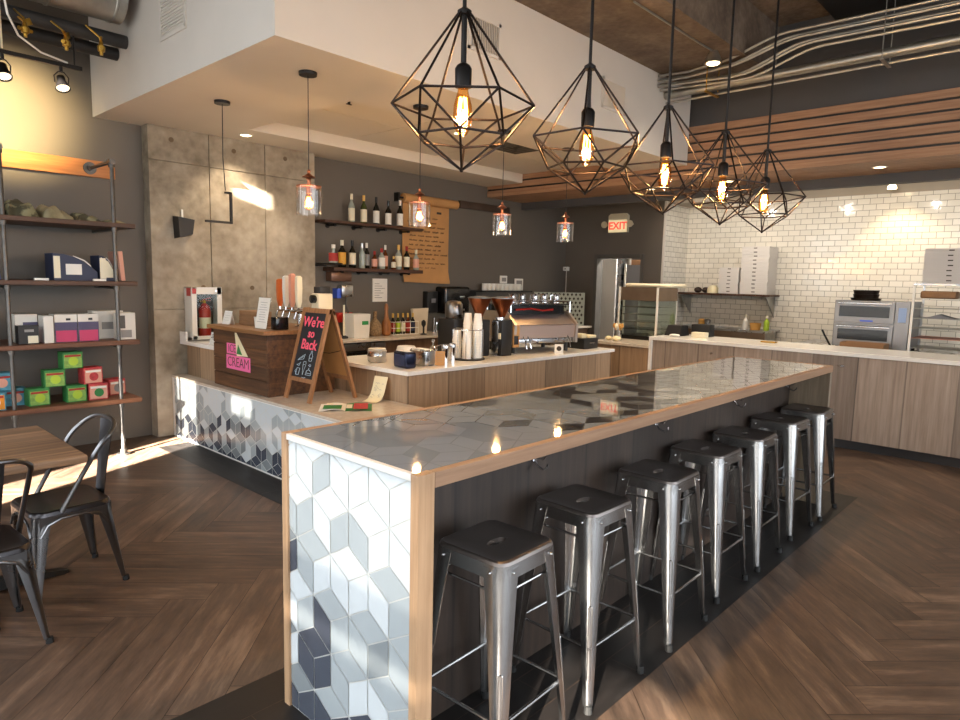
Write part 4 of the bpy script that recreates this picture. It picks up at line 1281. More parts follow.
mb = MB().box(-.44, -.36, -.315, -.29, .07, .30, .006); mb.obj('badge_panel', 'kraft', t, world=False)
MB().box(-.43, -.375, -.319, -.314, .10, .19, .002).obj('keypad', 'black', t, world=False)
mb = MB().box(-.41, .41, -.20, .26, .50, .512); mb.tube([(-.40, -.2, .54), (.40, -.2, .54)], .006, n=6)
for x in (-.4, .4):
    mb.cyl((x, -.2, .42), (x, -.2, .54), .008, n=8); mb.cyl((x, .24, .42), (x, .24, .54), .008, n=8)
mb.obj('cup_rack', 'chrome', t, world=False)
MB().box(-.38, .38, -.13, .24, .40, .495).obj('boiler_housing', 'black_gloss', t, world=False)
mb = MB().tube([(-.30, -.15, .45), (-.1, -.155, .46), (.05, -.155, .44), (.2, -.155, .45)], .01, n=8); mb.obj('cable_loop', 'red', t, world=False)
for x in (-.18, .18):
    mb = MB().cyl((x, -.24, .17), (x, -.24, .13), .035, n=16); mb.cyl((x, -.24, .14), (x, -.38, .12), .012, n=10)
    mb.obj('group_head', 'chrome', t, world=False)
for k, x in enumerate((-.30, -.24, .30)):
    MB().tube([(x, -.27, .20), (x + .02, -.31, .13), (x + .03, -.32, .05)], .006, n=6).obj('steam_wand', 'chrome', t, world=False)
jug0 = None
for k in range(5):
    dx_, dy_ = -.30 + k * .15, -.08 + .03 * (k % 2)
    x, y = 5.66 + dx_ * cos(radians(14)) + dy_ * sin(radians(14)), 4.52 - dx_ * sin(radians(14)) + dy_ * cos(radians(14))
    l = ORD[k] + ' steel milk jug from the left on top of the espresso machine'
    if jug0 is None:
        jug0 = thing('milk_jug', l, 'jug', (x, y, RZ_ + .512), 0, 'milk jugs on the espresso machine')
        MB().lathe([(.046, 0), (.05, .01), (.036, .075), (.044, .105), (.041, .105), (.033, .075), (.045, .012)], n=18).obj('body', 'chrome', jug0, world=False)
        MB().tube([(.036, 0, .095), (.075, 0, .09), (.075, 0, .03), (.045, 0, .02)], .005, n=6).obj('handle', 'chrome', jug0, world=False)
    else: dup(jug0, l, (x, y, RZ_ + .512), radians(40 * k))
t = thing('logo_card', 'small white card with a round black emblem before the espresso machine', 'sign card', (5.62, 4.08, RZ_), radians(43))
MB().box(-.004, .004, -.045, .045, 0, .10, .001).box(-.03, .05, -.045, .045, 0, .006).obj('card', 'paper', t, world=False, smooth=False)
MB().cyl((-.0035, 0, .055), (-.0055, 0, .055), .026, n=20).obj('emblem', 'ink', t, world=False)
t = thing('drawer_box', 'low black knock-out drawer right of the espresso machine', 'drawer box', (6.36, 4.31, RZ_))
MB().box(-.12, .16, -.13, .16, 0, .12, .006).obj('body', 'black', t, world=False)
MB().box(.02, .15, -.11, .12, .12, .15, .004).box(-.1, .0, -.08, .06, .12, .17, .01).obj('cloths', 'cream', t, world=False)
MB().tube([(-.05, -.13, .07), (-.05, -.155, .07), (.05, -.155, .07), (.05, -.13, .07)], .006, n=6).obj('handle', 'chrome', t, world=False)
t = thing('pastry_case', 'dark low case with sloping lid at the end of the service counter', 'display case', (6.36, 4.88, RZ_))
mb = MB(); mb.loft([[(-.09, y, 0), (.19, y, 0), (.19, y, .05), (.08, y, .20), (-.08, y, .20), (-.09, y, .05)] for y in (-.2, .24)])
mb.obj('body', mat('smoked_brown_case', '#4A4036', .25), t, world=False, smooth=False)
MB().box(-.10, .10, -.22, .26, .20, .22, .003).obj('board_top', 'orange_wood', t, world=False)

# ------------------------------------------------------------------ back counter along the left wall
KZ = .91
t = thing('back_counter', 'oak back counter with stone top against the charcoal wall', 'counter', (4.42, 6.3, 0))
MB().box(5.12, 9.55, 6.34, 6.88, 0, KZ - .03).obj('body', wood('brown_oak_doors', '#5A4232', '#7F634B', 'z', .5, board=.5, board_axis='x'), t, smooth=False)
MB().box(4.42, 9.58, 6.28, 6.8995, KZ - .03, KZ, .003).obj('countertop', 'quartz_warm', t, smooth=False)
MB().box(4.44, 4.49, 6.34, 6.88, 0, KZ - .03).obj('end_panel', 'bar_wood', t, smooth=False)
t = thing('undercounter_fridge', 'black undercounter fridge below the left end of the back counter', 'fridge', (4.8, 6.33, 0))
MB().box(4.50, 5.11, 6.33, 6.86, 0, KZ - .04).obj('body', 'black', t, smooth=False)
MB().box(4.51, 5.10, 6.31, 6.33, .10, .76, .004).obj('door', 'black_gloss', t, smooth=False)
MB().box(4.51, 5.10, 6.312, 6.33, .78, .86, .002).obj('top_strip', 'steel', t, smooth=False)
t = thing('stick_stand', 'tall pale stick stand with small black base at the left of the back counter', 'stand', (4.66, 6.55, KZ))
MB().lathe([(.05, 0), (.05, .02), (.02, .035)], n=16).obj('base', 'black', t, world=False)
MB().cyl((0, 0, .03), (0, 0, .40), .012, n=10).obj('stick', 'label_cream', t, world=False)
t = thing('dispenser_box', 'white dispenser box with small green display on the back counter', 'dispenser', (4.87, 6.58, KZ))
mb = MB(); mb.loft([[(-.11, -.1, 0), (.11, -.1, 0), (.11, .1, 0), (-.11, .1, 0)], [(-.125, -.11, .29), (.125, -.11, .29), (.125, .11, .29), (-.125, .11, .29)]])
mb.obj('body', 'white_plastic', t, world=False)
MB().box(-.0, .09, -.114, -.105, .16, .205, .001).obj('display', 'green', t, world=False)
t = thing('water_filter', 'slim steel riser with blue lit gauge box on the wall behind the white dispenser', 'water filter', (4.9, 6.8, 1.2))
MB().box(4.74, 4.80, 6.80, 6.8995, 1.38, 1.50, .004).obj('gauge', 'label_blue', t, label='blue gauge face')
MB().box(4.81, 4.98, 6.80, 6.8995, 1.40, 1.54, .006).obj('filter_box', 'steel', t)
MB().tube([(4.90, 6.82, 1.40), (4.88, 6.82, 1.3), (4.92, 6.82, 1.22), (4.90, 6.84, 1.14)], .012, n=8).obj('hose', 'frame_grey', t)
MB().box(4.78, 4.99, 6.83, 6.8995, 1.08, 1.20, .004).obj('red_label_box', 'red', t, label='red labelled box')
t = thing('wicker_jug', 'squat wicker covered jug on the back counter', 'jug', (5.18, 6.62, KZ))
MB().lathe([(.06, 0), (.085, .03), (.09, .09), (.075, .15), (.04, .20), (.022, .22), (.022, .30), (.028, .31)], n=20).obj('body', mat('wicker', '#8A7458', .8, var=.4, vscale=60), t, world=False)
t = thing('pepper_mill', 'brown wooden pear-shaped grinder beside the wicker jug', 'grinder', (5.345, 6.60, KZ))
MB().lathe([(.04, 0), (.06, .02), (.068, .09), (.055, .17), (.03, .22), (.022, .30), (.026, .36), (.018, .40), (.002, .41)], n=20).obj('body', wood('turned_pine', '#7A4B28', '#A9713F', 'z', .4), t, world=False)
cr = thing('bottle_crate', 'white wire crate of small syrup bottles on the back counter', 'crate', (5.64, 6.62, KZ))
mb = MB()
for z in (.008, .09, .17): mb.tube([(-.21, -.07, z), (.21, -.07, z), (.21, .07, z), (-.21, .07, z)], .005, n=6, closed=True)
for x in (-.21, -.07, .07, .21):
    for y in (-.07, .07): mb.cyl((x, y, 0), (x, y, .175), .004, n=6)
mb.obj('wire_frame', 'white_plastic', cr, world=False)
MB().box(-.21, .21, -.07, .07, .002, .008).obj('base', 'white_plastic', cr, world=False, smooth=False)
def bottle_parts(t, h, r_, glass_, label_, cap_, neck=.32, lab=(.12, .55)):
    hb = h * (1 - neck)
    MB().lathe([(r_ * .9, 0), (r_, .008), (r_, hb * .82), (r_ * .8, hb * .93), (r_ * .38, hb * 1.08), (r_ * .34, h * .9), (r_ * .40, h * .91), (r_ * .40, h * .95), (r_ * .3, h * .955)], n=18).obj('glass_body', glass_, t, world=False)
    MB().lathe([(r_ * 1.015, h * lab[0]), (r_ * 1.015, h * lab[1])], n=18, caps=False).obj('paper_label', label_, t, world=False)
    MB().lathe([(r_ * .42, h * .80), (r_ * .44, h * .86), (r_ * .44, h), (.001, h)], n=14).obj('neck_foil', cap_, t, world=False)
for k, (lab, gl) in enumerate((('label_red', 'bottle_dark'), ('lime', 'bottle_green'), ('label_cream', 'bottle_dark'), ('label_red', 'bottle_amber'), ('navy', 'bottle_dark'))):
    b = thing('syrup_bottle', ORD[k] + ' gold-capped syrup bottle from the left in the white wire crate', 'bottle', (5.64 - .17 + .085 * k, 6.62, KZ + .0085), 0, 'syrup bottles in the crate')
    bottle_parts(b, .27, .032, gl, lab, 'foil_gold')
mb = MB(); mb.loft([[(-.10, -.02, 0), (.10, -.02, 0), (.10, .02, 0), (-.10, .02, 0)], [(-.13, -.03, .33), (.12, -.03, .34), (.12, .03, .34), (-.13, .03, .33)]])
solo('paper_bag', mb, mat('pale_paper_bag', '#C9BDA8', .85, var=.06), 'pale paper bag standing open beside the crate of syrup bottles', 'paper bag', loc=(5.97, 6.66, KZ), rz=radians(-8))
t = thing('bottle_stand', 'small black stand with round head before the paper bag on the back counter', 'stand', (5.86, 6.46, KZ))
MB().lathe([(.045, 0), (.045, .008), (.012, .02), (.012, .10), (.03, .13), (.03, .17), (.012, .19), (.002, .195)], n=14).obj('body', 'black', t, world=False)
t = thing('mixer_tap', 'chrome gooseneck mixer tap at the back counter sink', 'tap', (6.25, 6.68, KZ))
MB().lathe([(.03, 0), (.03, .012), (.018, .02), (.018, .20), (.002, .205)], n=16).obj('column', 'chrome', t, world=False)
MB().tube([(.10 + .07 * cos(a), -.02, .10 + .08 * sin(a)) for a in [pi - pi * k / 10 for k in range(11)]], .010, n=8).cyl((.03, -.02, .0), (.03, -.02, .11), .010).obj('spout', 'chrome', t, world=False)
mb = MB().box(6.30, 6.78, 6.42, 6.60, KZ, KZ + .008, .002); mb.box(6.30, 6.78, 6.60, 6.62, KZ, KZ + .02, .002)
solo('sink_rim', mb, 'steel', 'steel sink rim set in the back counter beside the tap', 'sink')
solo('plastic_tub', MB().box(-.17, .17, -.06, .06, 0, .135, .02, 3), 'green', 'green plastic tub lying beside the tap on the back counter', 'tub', loc=(6.60, 6.74, KZ))
t = thing('soap_dispenser', 'slim black soap dispenser on the wall left of the paper towel box', 'dispenser', (6.32, 6.8, 1.2))
MB().box(6.23, 6.43, 6.79, 6.8995, 1.17, 1.47, .012).obj('body', 'black', t); MB().box(6.30, 6.38, 6.783, 6.79, 1.31, 1.37, .003).obj('window', 'grey_plastic', t)
t = thing('paper_towel_dispenser', 'glossy black paper towel dispenser on the charcoal wall', 'dispenser', (6.7, 6.75, 1.15))
MB().box(6.46, 6.96, 6.67, 6.8995, 1.16, 1.54, .035, 4).obj('body', 'black_gloss', t); MB().box(6.74, 6.84, 6.662, 6.67, 1.38, 1.41, .003).box(6.72, 6.84, 6.662, 6.67, 1.20, 1.225, .003).obj('badge', 'steel', t)
t = thing('pinned_notice', 'white notice sheet pinned on the charcoal wall above the wicker jug', 'notice', (5.47, 6.89, 1.3))
MB().box(5.35, 5.59, 6.888, 6.8995, 1.33, 1.63).obj('sheet', 'paper', t, smooth=False)
mb = MB()
for k in range(7): mb.box(5.38, 5.46 + .09 * ((k * 7) % 5) / 4, 6.8865, 6.888, 1.56 - k * .03, 1.567 - k * .03)
mb.obj('printed_lines', 'grey_pic', t, smooth=False)

# ------------------------------------------------------------------ bottle shelves
def shelf_board(label, x0, x1, z, y0=6.66, zth=.03):
    t = thing('wall_shelf', label, 'shelf', (x0, y0, z))
    MB().box(x0, x1, y0, 6.8995, z - zth, z, .003).obj('board', 'shelf_wood', t, smooth=False)
    for k in range(4):
        x = x0 + (x1 - x0) * (.12 + .25 * k)
        mb = MB().cyl((x, 6.896, z - .05), (x, 6.885, z - .05), .03, n=12); mb.cyl((x, 6.89, z - .05), (x, 6.74, z - .05), .011, n=10); mb.cyl((x, 6.75, z - .05), (x, 6.725, z - .05), .017, n=10)
        mb.obj('pipe_bracket', 'iron', t)
S1, S2 = 2.305, 1.755
shelf_board('upper dark wood bottle shelf with five wine bottles on the charcoal wall', 4.48, 6.02, S1)
shelf_board('lower dark wood bottle shelf crowded with spirits on the charcoal wall', 4.60, 6.02, S2, zth=.045)
for k, (x, gl, lab, cap, d_) in enumerate(((4.93, 'bottle_clear', 'label_cream', 'label_cream', 'clear wine bottle with cream label and cream neck'), (5.115, 'bottle_green', 'label_cream', 'foil_gold', 'green wine bottle with cream label and gold neck'),
        (5.31, 'bottle_dark', 'paper', 'black', 'dark wine bottle with white label and black neck, middle of the upper shelf'), (5.505, 'bottle_dark', 'paper', 'bottle_dark', 'shorter dark wine bottle with white label, fourth on the upper shelf'),
        (5.70, 'bottle_dark', 'paper', 'paper', 'dark wine bottle with white label and white neck, last on the upper shelf'))):
    b = thing('wine_bottle', d_, 'bottle', (x, 6.77, S1 + .0005), 0, 'wine bottles on the upper shelf')
    bottle_parts(b, .345 - (.025 if k == 3 else 0), .04, gl, lab, cap, lab=(.06, .5))
sp = [(4.79, 6.77, .33, .048, 'bottle_dark', 'yellow', 'label_cream', 'large dark spirit bottle with orange-yellow label'),
      (4.95, 6.78, .335, .043, 'bottle_dark', 'label_cream', 'black', 'black spirit bottle with small round cream label'),
      (5.09, 6.77, .31, .04, 'bottle_clear', 'bottle_clear', 'steel', 'tall clear glass spirit bottle with plain neck'),
      (5.20, 6.82, .32, .038, 'bottle_dark', 'grey_pic', 'paper', 'tall dark bottle with white cap behind the front row'),
      (5.27, 6.75, .22, .036, 'bottle_amber', 'label_pink', 'label_red', 'short amber bottle with pink label in the front row'),
      (5.40, 6.77, .26, .045, 'bottle_clear', 'paper', 'label_red', 'broad white labelled bottle with red neck'),
      (5.50, 6.82, .31, .034, 'bottle_amber', 'label_pink', 'paper', 'slim amber bottle with white neck behind the white labelled one'),
      (5.575, 6.74, .17, .032, 'bottle_amber', 'label_cream', 'foil_gold', 'smallest round cream labelled bottle on the lower shelf'),
      (5.69, 6.78, .32, .044, 'bottle_clear', 'label_cream', 'foil_gold', 'tall cream labelled bottle with gold neck'),
      (5.83, 6.78, .31, .042, 'bottle_dark', 'label_cream', 'label_red', 'dark bottle with red neck near the right end of the lower shelf'),
      (5.97, 6.75, .27, .04, 'bottle_clear', 'label_pink', 'label_cream', 'pink striped bottle at the right end of the lower shelf')]
for x, y, h, r_, gl, lab, cap, d_ in sp:
    b = thing('spirit_bottle', d_, 'bottle', (x, y, S2 + .0005), 0, 'spirits on the lower shelf')
    bottle_parts(b, h, r_, gl, lab, cap)
t = thing('corner_tray', 'small black oval tray shelf at the right edge of the concrete pier', 'shelf', (4.5, 6.77, 1.79))
MB().lathe([(.02, -.02), (.15, -.012), (.16, 0), (.155, .006), (.14, .002)], (4.50, 6.62, 1.795), n=28).obj('tray', 'black', t)
MB().box(4.48, 4.52, 6.70, 6.90, 1.765, 1.78).obj('bracket', 'black', t)
b = thing('spirit_bottle', 'round red labelled bottle with white neck on the small oval tray', 'bottle', (4.57, 6.63, 1.797))
bottle_parts(b, .22, .055, 'bottle_clear', 'label_red', 'paper', neck=.45)
MB().box(4.62, 4.90, 6.87, 6.8995, 1.58, 1.70, .003)
solo('wall_box', MB().box(-.15, .15, -.06, .06, 0, .12, .01), mat('smoked_copper_box', '#6E5040', .3, .4), 'coppery box fixed under the left end of the lower bottle shelf', 'box', loc=(4.79, 6.835, 1.585))

# kraft paper menu scroll
t = thing('menu_scroll', 'kraft paper menu scroll with handwritten lines hanging on the charcoal wall', 'menu', (6.2, 6.86, 1.6))
MB().cyl((5.80, 6.83, 2.70), (6.80, 6.83, 2.70), .062, n=24).obj('paper_roll', 'kraft', t)
mb = MB().cyl((5.72, 6.83, 2.70), (6.84, 6.83, 2.70), .014, n=10); mb.box(5.705, 5.73, 6.81, 6.8995, 2.65, 2.76)
mb.obj('hanger_bar', 'iron', t)
mb = MB()
pr = [(6.885, 2.70), (6.882, 2.4), (6.884, 2.0), (6.878, 1.75), (6.858, 1.66), (6.84, 1.60), (6.842, 1.575)]
mb.loft([[(5.84, y, z + (.02 if k > 3 else 0)), (6.70, y, z), (6.70, y - .003, z), (5.84, y - .003, z + (.02 if k > 3 else 0))] for k, (y, z) in enumerate(pr)])
sh = mb.obj('paper_sheet', 'kraft', t)
mb = MB(); rr = random.Random(5)
for row in range(12):
    z = 2.47 - row * .062
    x = 5.92 + rr.random() * .06 + (.26 if row < 1 else 0); x1 = 6.64 - rr.random() * .2
    while x < x1:
        wl_ = .05 + rr.random() * .10; pts = []; k = 0; n = int(wl_ / .011)
        for k in range(n + 1): pts.append((x + k * .011, 6.8775, z + (.016 if k % 2 else -.006) * (.5 + .6 * rr.random())))
        if len(pts) > 1: mb.tube(pts, .0035, n=4)
        x += wl_ + .03
mb.obj('handwriting', 'ink', sh)
MB().box(6.46, 6.55, 6.8775, 6.879, 2.545, 2.575).obj('title_mark', 'ink', sh)
solo('wall_plank', MB().box(6.90, 8.0, 6.85, 6.8995, 2.675, 2.78, .004), mat('dark_plank', '#3A2A20', .5, var=.3), 'dark wooden plank fixed on the charcoal wall right of the menu scroll', 'plank')

# mug shelf
t = thing('wall_shelf', 'thin dark shelf with a row of white mugs above the espresso machine', 'shelf', (7.6, 6.7, 1.49))
MB().box(6.97, 8.42, 6.68, 6.8995, 1.465, 1.49, .002).obj('board', 'black', t, smooth=False)
mb = MB().box(6.95, 7.3, 6.88, 6.8995, 1.40, 1.465); mb.obj('wall_rail', 'black', t, smooth=False)
m0 = None
for k in range(9):
    x = 7.36 + k * .10; l = ORD[k] + ' white mug from the left on the thin dark wall shelf'
    if m0 is None:
        m0 = thing('mug', l, 'mug', (x, 6.76, 1.4905), radians(-80), 'white mugs on the wall shelf')
        MB().lathe([(.034, 0), (.042, .008), (.044, .105), (.040, .105), (.038, .012), (.002, .01)], n=18).obj('body', 'white_plastic', m0, world=False)
        MB().tube([(.04, -.012, .085), (.062, -.03, .08), (.064, -.032, .04), (.04, -.012, .025)], .006, n=6).obj('handle', 'white_plastic', m0, world=False)
    else: dup(m0, l, (x, 6.76, 1.4905), radians(-75 - 3 * (k % 4)))
for x, z0, w_, h_, l in ((7.92, 1.60, .16, .12, 'small white picture card above the mugs'), (8.30, 1.491, .20, .19, 'white framed card at the right end of the mug shelf')):
    t = thing('picture_frame', l, 'picture frame', (x, 6.86, z0))
    MB().box(x - w_ / 2, x + w_ / 2, 6.865, 6.885, z0, z0 + h_, .002).obj('frame', 'paper', t, smooth=False)
    MB().box(x - w_ / 2 + .03, x + w_ / 2 - .03, 6.862, 6.865, z0 + .03, z0 + h_ - .03).obj('picture', 'grey_pic', t, smooth=False)
t = thing('pattern_board', 'pale board with dark diamond lattice at the far end of the back counter', 'board', (9.1, 6.5, KZ))
T = Matrix.Translation((9.08, 6.62, KZ)) @ RZ(-38)
MB().box(-.44, .44, -.012, .012, .0, .56, .003).xf(T).obj('panel', mat('pale_lattice', '#AEB4A6', .6), t, smooth=False)
mb = MB()
for i in range(12):
    for j in range(8):
        x, z = -.40 + i * .072 + (.036 if j % 2 else 0), .05 + j * .068
        if x < .42: mb.poly([(x, -.0125, z - .027), (x + .022, -.0125, z), (x, -.0125, z + .027), (x - .022, -.0125, z)], thick=(0, -.001, 0))
mb.xf(T).obj('diamond_pattern', 'ink', t, smooth=False)
t = thing('wall_thermostat', 'small white sensor with cable at the dark wall corner', 'sensor', (9.5, 6.85, 1.9))
MB().box(9.53, 9.592, 6.80, 6.8995, 1.84, 1.91, .006).obj('body', 'white_plastic', t); MB().cyl((9.528, 6.85, 1.875), (9.53, 6.85, 1.875), .012, n=10).obj('eye', 'black', t); MB().cyl((9.585, 6.86, 1.84), (9.585, 6.86, .95), .006, n=6).obj('cable', 'white_plastic', t)
# exit sign
t = thing('exit_sign', 'lit cream EXIT sign with red letters and twin lamps above the doorway', 'exit sign', (9.58, 5.84, 2.45))
mb = MB(); mb.loft([[(x, 5.66 - d_, 2.47), (x, 6.02 + d_, 2.47), (x, 6.02 + d_, 2.74), (x, 5.98, 2.775), (x, 5.70, 2.775), (x, 5.66 - d_, 2.74)] for x, d_ in ((9.598, .0), (9.54, 0))])
mb.obj('housing', 'cream_plastic', t, smooth=False)
MB().box(9.536, 9.541, 5.67, 6.01, 2.475, 2.67).obj('lit_face', 'exit_face', t, smooth=False)
MB().text('EXIT', .165, FACE_NX((9.5345, 5.84, 2.572)), bold=.005, thick=.001).obj('letters', 'exit_red', t, smooth=False)
for y in (5.60, 6.08):
    MB().lathe([(.03, -.03), (.055, .01), (.055, .025), (.002, .03)], n=16).xf(Matrix.Translation((9.53, y, 2.60)) @ RY(-90)).cyl((9.598, y, 2.60), (9.53, y, 2.60), .02).obj('emergency_lamp', 'cream_plastic', t)

# ------------------------------------------------------------------ store room seen through the doorway
t = thing('tall_fridge', 'bright steel fridge at the left inside the doorway', 'fridge', (10.9, 6.5, 0))
MB().box(10.55, 11.2, 6.42, 6.88, 0, 2.1).obj('body', 'steel', t, smooth=False)
MB().box(10.53, 10.55, 6.43, 6.87, .1, 2.08, .004).obj('door', mat('bright_steel', '#DDDEDE', .35, .2), t, smooth=False)
t = thing('tall_fridge', 'dark grey cold room door with pale edge inside the doorway', 'fridge', (10.9, 6.0, 0))
MB().box(10.75, 11.3, 5.62, 6.38, 0, 1.98).obj('body', 'grey_plastic', t, smooth=False)
MB().box(10.73, 10.75, 6.35, 6.385, 0, 2.0).obj('edge', 'white_plastic', t, smooth=False)
for k in range(3):
    solo('carton', MB().box(-.15, .15, -.32, .32, 0, .10, .004), 'card' if k != 1 else 'frame_grey', ('lowest', 'middle', 'topmost')[k] + ' flat carton on top of the dark grey cold room door unit', 'carton', 'cartons in the store room', loc=(11.0, 6.0, 1.981 + .102 * k))
solo('white_notice', MB().box(11.0, 11.01, 5.30, 5.56, 1.75, 2.0).box(11.01, 11.03, 5.40, 5.46, 0, 1.9), 'paper', 'white notice on a post seen at the right side of the doorway', 'notice', smooth=False)
light('storeroom_lamp', 'AREA', (11.0, 5.6, 2.85), 170, (1, .95, .88), Vector((0, 0, -1)).to_track_quat('-Z', 'Y'), size=.6)
t = thing('ceiling_panel_lamp', 'square lamp on the store room ceiling behind the doorway', 'ceiling light', (11, 5.6, 2.9))
MB().box(10.7, 11.3, 5.3, 5.9, 2.88, 2.9).obj('panel', 'can', t, smooth=False)

# ------------------------------------------------------------------ pipe shelving on the left wall
t = thing('pipe_shelf_unit', 'industrial pipe shelving with dark boards on the charcoal wall', 'shelving', (1.6, 6.3, 0))
SX0, SX1, SYF = .55, 2.25, 6.27
MB().box(SX0, 2.30, 6.865, 6.8995, 2.50, 2.65, .004).obj('backboard', 'orange_wood', t, smooth=False, label='orange pine backboard')
levels = [2.06, 1.555, 1.035, .51]
for k, z in enumerate(levels):
    MB().box(SX0, SX1, SYF, 6.893, z - .04, z, .005).obj('shelf_board', wood('rough_walnut_board', '#2A1912', '#5E3E2A', 'x', .55) if k < 2 else wood('red_walnut_board', '#40261A', '#7A5036', 'x', .55), t, smooth=False)
for x in (1.285, 2.085):
    mb = MB()
    mb.tube([(x, 6.862, 2.575), (x, 6.34, 2.575), (x, 6.31, 2.568), (x, 6.305, 2.54), (x, 6.305, .01)], .0165, n=12)
    po = mb.obj('pipe_post', 'pipe', t)
    MB().cyl((x, 6.864, 2.575), (x, 6.852, 2.575), .055, n=18).cyl((x, 6.852, 2.575), (x, 6.82, 2.575), .026, n=14).obj('wall_flange', 'pipe', po)
    MB().cyl((x, 6.305, .001), (x, 6.305, .012), .055, n=18).cyl((x, 6.305, .012), (x, 6.305, .05), .026, n=14).obj('floor_flange', 'pipe', po)
    MB().cyl((x, 6.305, 2.53), (x, 6.305, 2.60), .025, n=14).cyl((x, 6.27, 2.575), (x, 6.36, 2.575), .024, n=14).obj('elbow', 'pipe', po)
    for z in levels: MB().cyl((x, 6.305, z - .075), (x, 6.305, z - .041), .026, n=14).cyl((x, 6.30, z - .058), (x, 6.86, z - .058), .012, n=8).obj('shelf_clamp', 'pipe', po)
# folded camouflage caps and cloth on the top board
rr = random.Random(21)
def cloth(x, y, z, w, d, h, seed, ang):
    mb = MB(); nx, ny = 26, 18; r0 = random.Random(seed); ph = [r0.random() * 6.28 for _ in range(6)]
    g_ = [[None] * (ny + 1) for _ in range(nx + 1)]
    for i in range(nx + 1):
        for j in range(ny + 1):
            u_, v_ = i / nx * 2 - 1, j / ny * 2 - 1
            e = max(0, (1 - abs(u_) ** 4) * (1 - abs(v_) ** 4))
            hh = h * e ** .4 * (.72 - .18 * u_ + .10 * sin(4 * u_ + 2 * v_ + ph[0]) + .08 * sin(5 * v_ - 3 * u_ + ph[1]) - .14 * abs(sin(4 * u_ + 2.5 * v_ + ph[2])))
            a = Vector((u_ * w / 2 * (1 + .06 * sin(4 * v_ + ph[3])), v_ * d / 2 * (1 + .06 * sin(5 * u_ + ph[4])), max(.002, hh)))
            g_[i][j] = mb.bm.verts.new(a)
    for i in range(nx):
        for j in range(ny): mb.bm.faces.new((g_[i][j], g_[i + 1][j], g_[i + 1][j + 1], g_[i][j + 1]))
    bd = [g_[i][0] for i in range(nx + 1)] + [g_[nx][j] for j in range(1, ny + 1)] + [g_[i][ny] for i in range(nx - 1, -1, -1)] + [g_[0][j] for j in range(ny - 1, 0, -1)]
    lo_ = [mb.bm.verts.new((v.co.x, v.co.y, 0)) for v in bd]
    k = len(bd)
    for i in range(k): mb.bm.faces.new((bd[i], bd[(i + 1) % k], lo_[(i + 1) % k], lo_[i]))
    mb.bm.faces.new(lo_[::-1])
    return mb
M['camo_cloth'] = mat('camouflage_cloth', '#6E6B52', .9, var=.6, vscale=11, bump=.5, bscale=30)
for nd in M['camo_cloth'].node_tree.nodes:
    if nd.type == 'VALTORGB': nd.color_ramp.elements[0].position = .46; nd.color_ramp.elements[1].position = .54
M['khaki_cloth'] = mat('khaki_cloth', '#8C8468', .9, var=.25, vscale=12)
for k, (x, w, h, l) in enumerate(((1.16, .30, .25, 'tallest heap of camouflage cloth at the left end of the top shelf'), (1.442, .23, .18, 'second camouflage bundle from the left on the top shelf'),
        (1.69, .22, .14, 'khaki folded bundle in the middle of the top shelf'), (1.922, .20, .09, 'thin folded camouflage bundle left of the right pipe post'), (2.14, .16, .045, 'flat khaki cloth at the right tip of the top shelf'))):
    o = cloth(0, 0, 0, w, .36, h, k + 3, 0).obj('folded_cloth', 'khaki_cloth' if k in (2, 4) else 'camo_cloth', ang=60)
    o.matrix_basis = Matrix.Translation((x, 6.55, 2.0605)); tag(o, l, 'cloth', 'folded cloth on the top shelf')
# navy display boxes on the second board
def swoop_box(label, x, w, h):
    t = thing('display_box', label, 'box', (x, 6.5, 1.5555), 0, 'navy display boxes')
    mb = MB()
    pr = [(0, 0), (0, h), (w * .25, h * .98), (w * .55, h * .84), (w * .8, h * .6), (w, h * .34), (w, 0)]
    mb.loft([[(p[0], y, p[1]) for p in pr] for y in (-.12, .12)])
    mb.obj('body', 'navy', t, world=False, smooth=False)
    mb = MB().box(.002, .05, -.122, -.1205, .02, h * .9); mb.obj('gold_lettered_edge', 'label_cream', t, world=False, smooth=False, label='cream printed edge')
    mb = MB().loft([[(p[0], y, p[1]) for p in ((w * .45, h * .91), (w * .7, h * .74), (w * .86, h * .53), (w * .86, h * .58), (w * .7, h * .79), (w * .45, h * .94))] for y in (-.1215, -.1205)]); mb.obj('white_swoosh', 'paper', t, world=False, smooth=False, label='white curved stripe')
    return t
a = swoop_box('navy display box with white label and curved stripe on the second shelf', 1.63, .33, .225)
MB().box(.09, .21, -.1225, -.1205, .05, .14).obj('white_label', 'paper', a, world=False, smooth=False, label='white blank label')
b = swoop_box('navy display box with cream card front beside the right pipe post', 1.98, .12, .22)
MB().loft([[(p[0], y, p[1]) for p in ((.012, .03), (.105, .03), (.105, .10), (.07, .17), (.012, .205))] for y in (-.124, -.122)]).obj('card_front', 'label_cream', b, world=False, smooth=False, label='cream card front')
solo('paper_wallet', MB().box(0, .035, -.15, .12, 0, .26, .003, rot=RY(-4)), 'label_pink', 'thin pinkish folder standing right of the right pipe post on the second shelf', 'folder', loc=(2.14, 6.52, 1.56))
for x, l in ((1.47, 'small white price ticket left of the navy boxes'), (1.90, 'small white price ticket between the navy boxes')):
    solo('price_ticket', MB().box(0, .10, -.02, .0, 0, .018, .001), 'paper', l, 'price ticket', loc=(x, 6.31, 1.5555))
t = thing('display_box', 'yellow topped blue box at the far left of the second shelf', 'box', (1.12, 6.5, 1.5555), 0)
MB().box(0, .14, -.12, .12, 0, .10, .003).obj('lower_half', 'label_blue', t, world=False, smooth=False); MB().box(0, .14, -.12, .12, .1005, .24, .003).obj('upper_half', 'yellow', t, world=False, smooth=False)
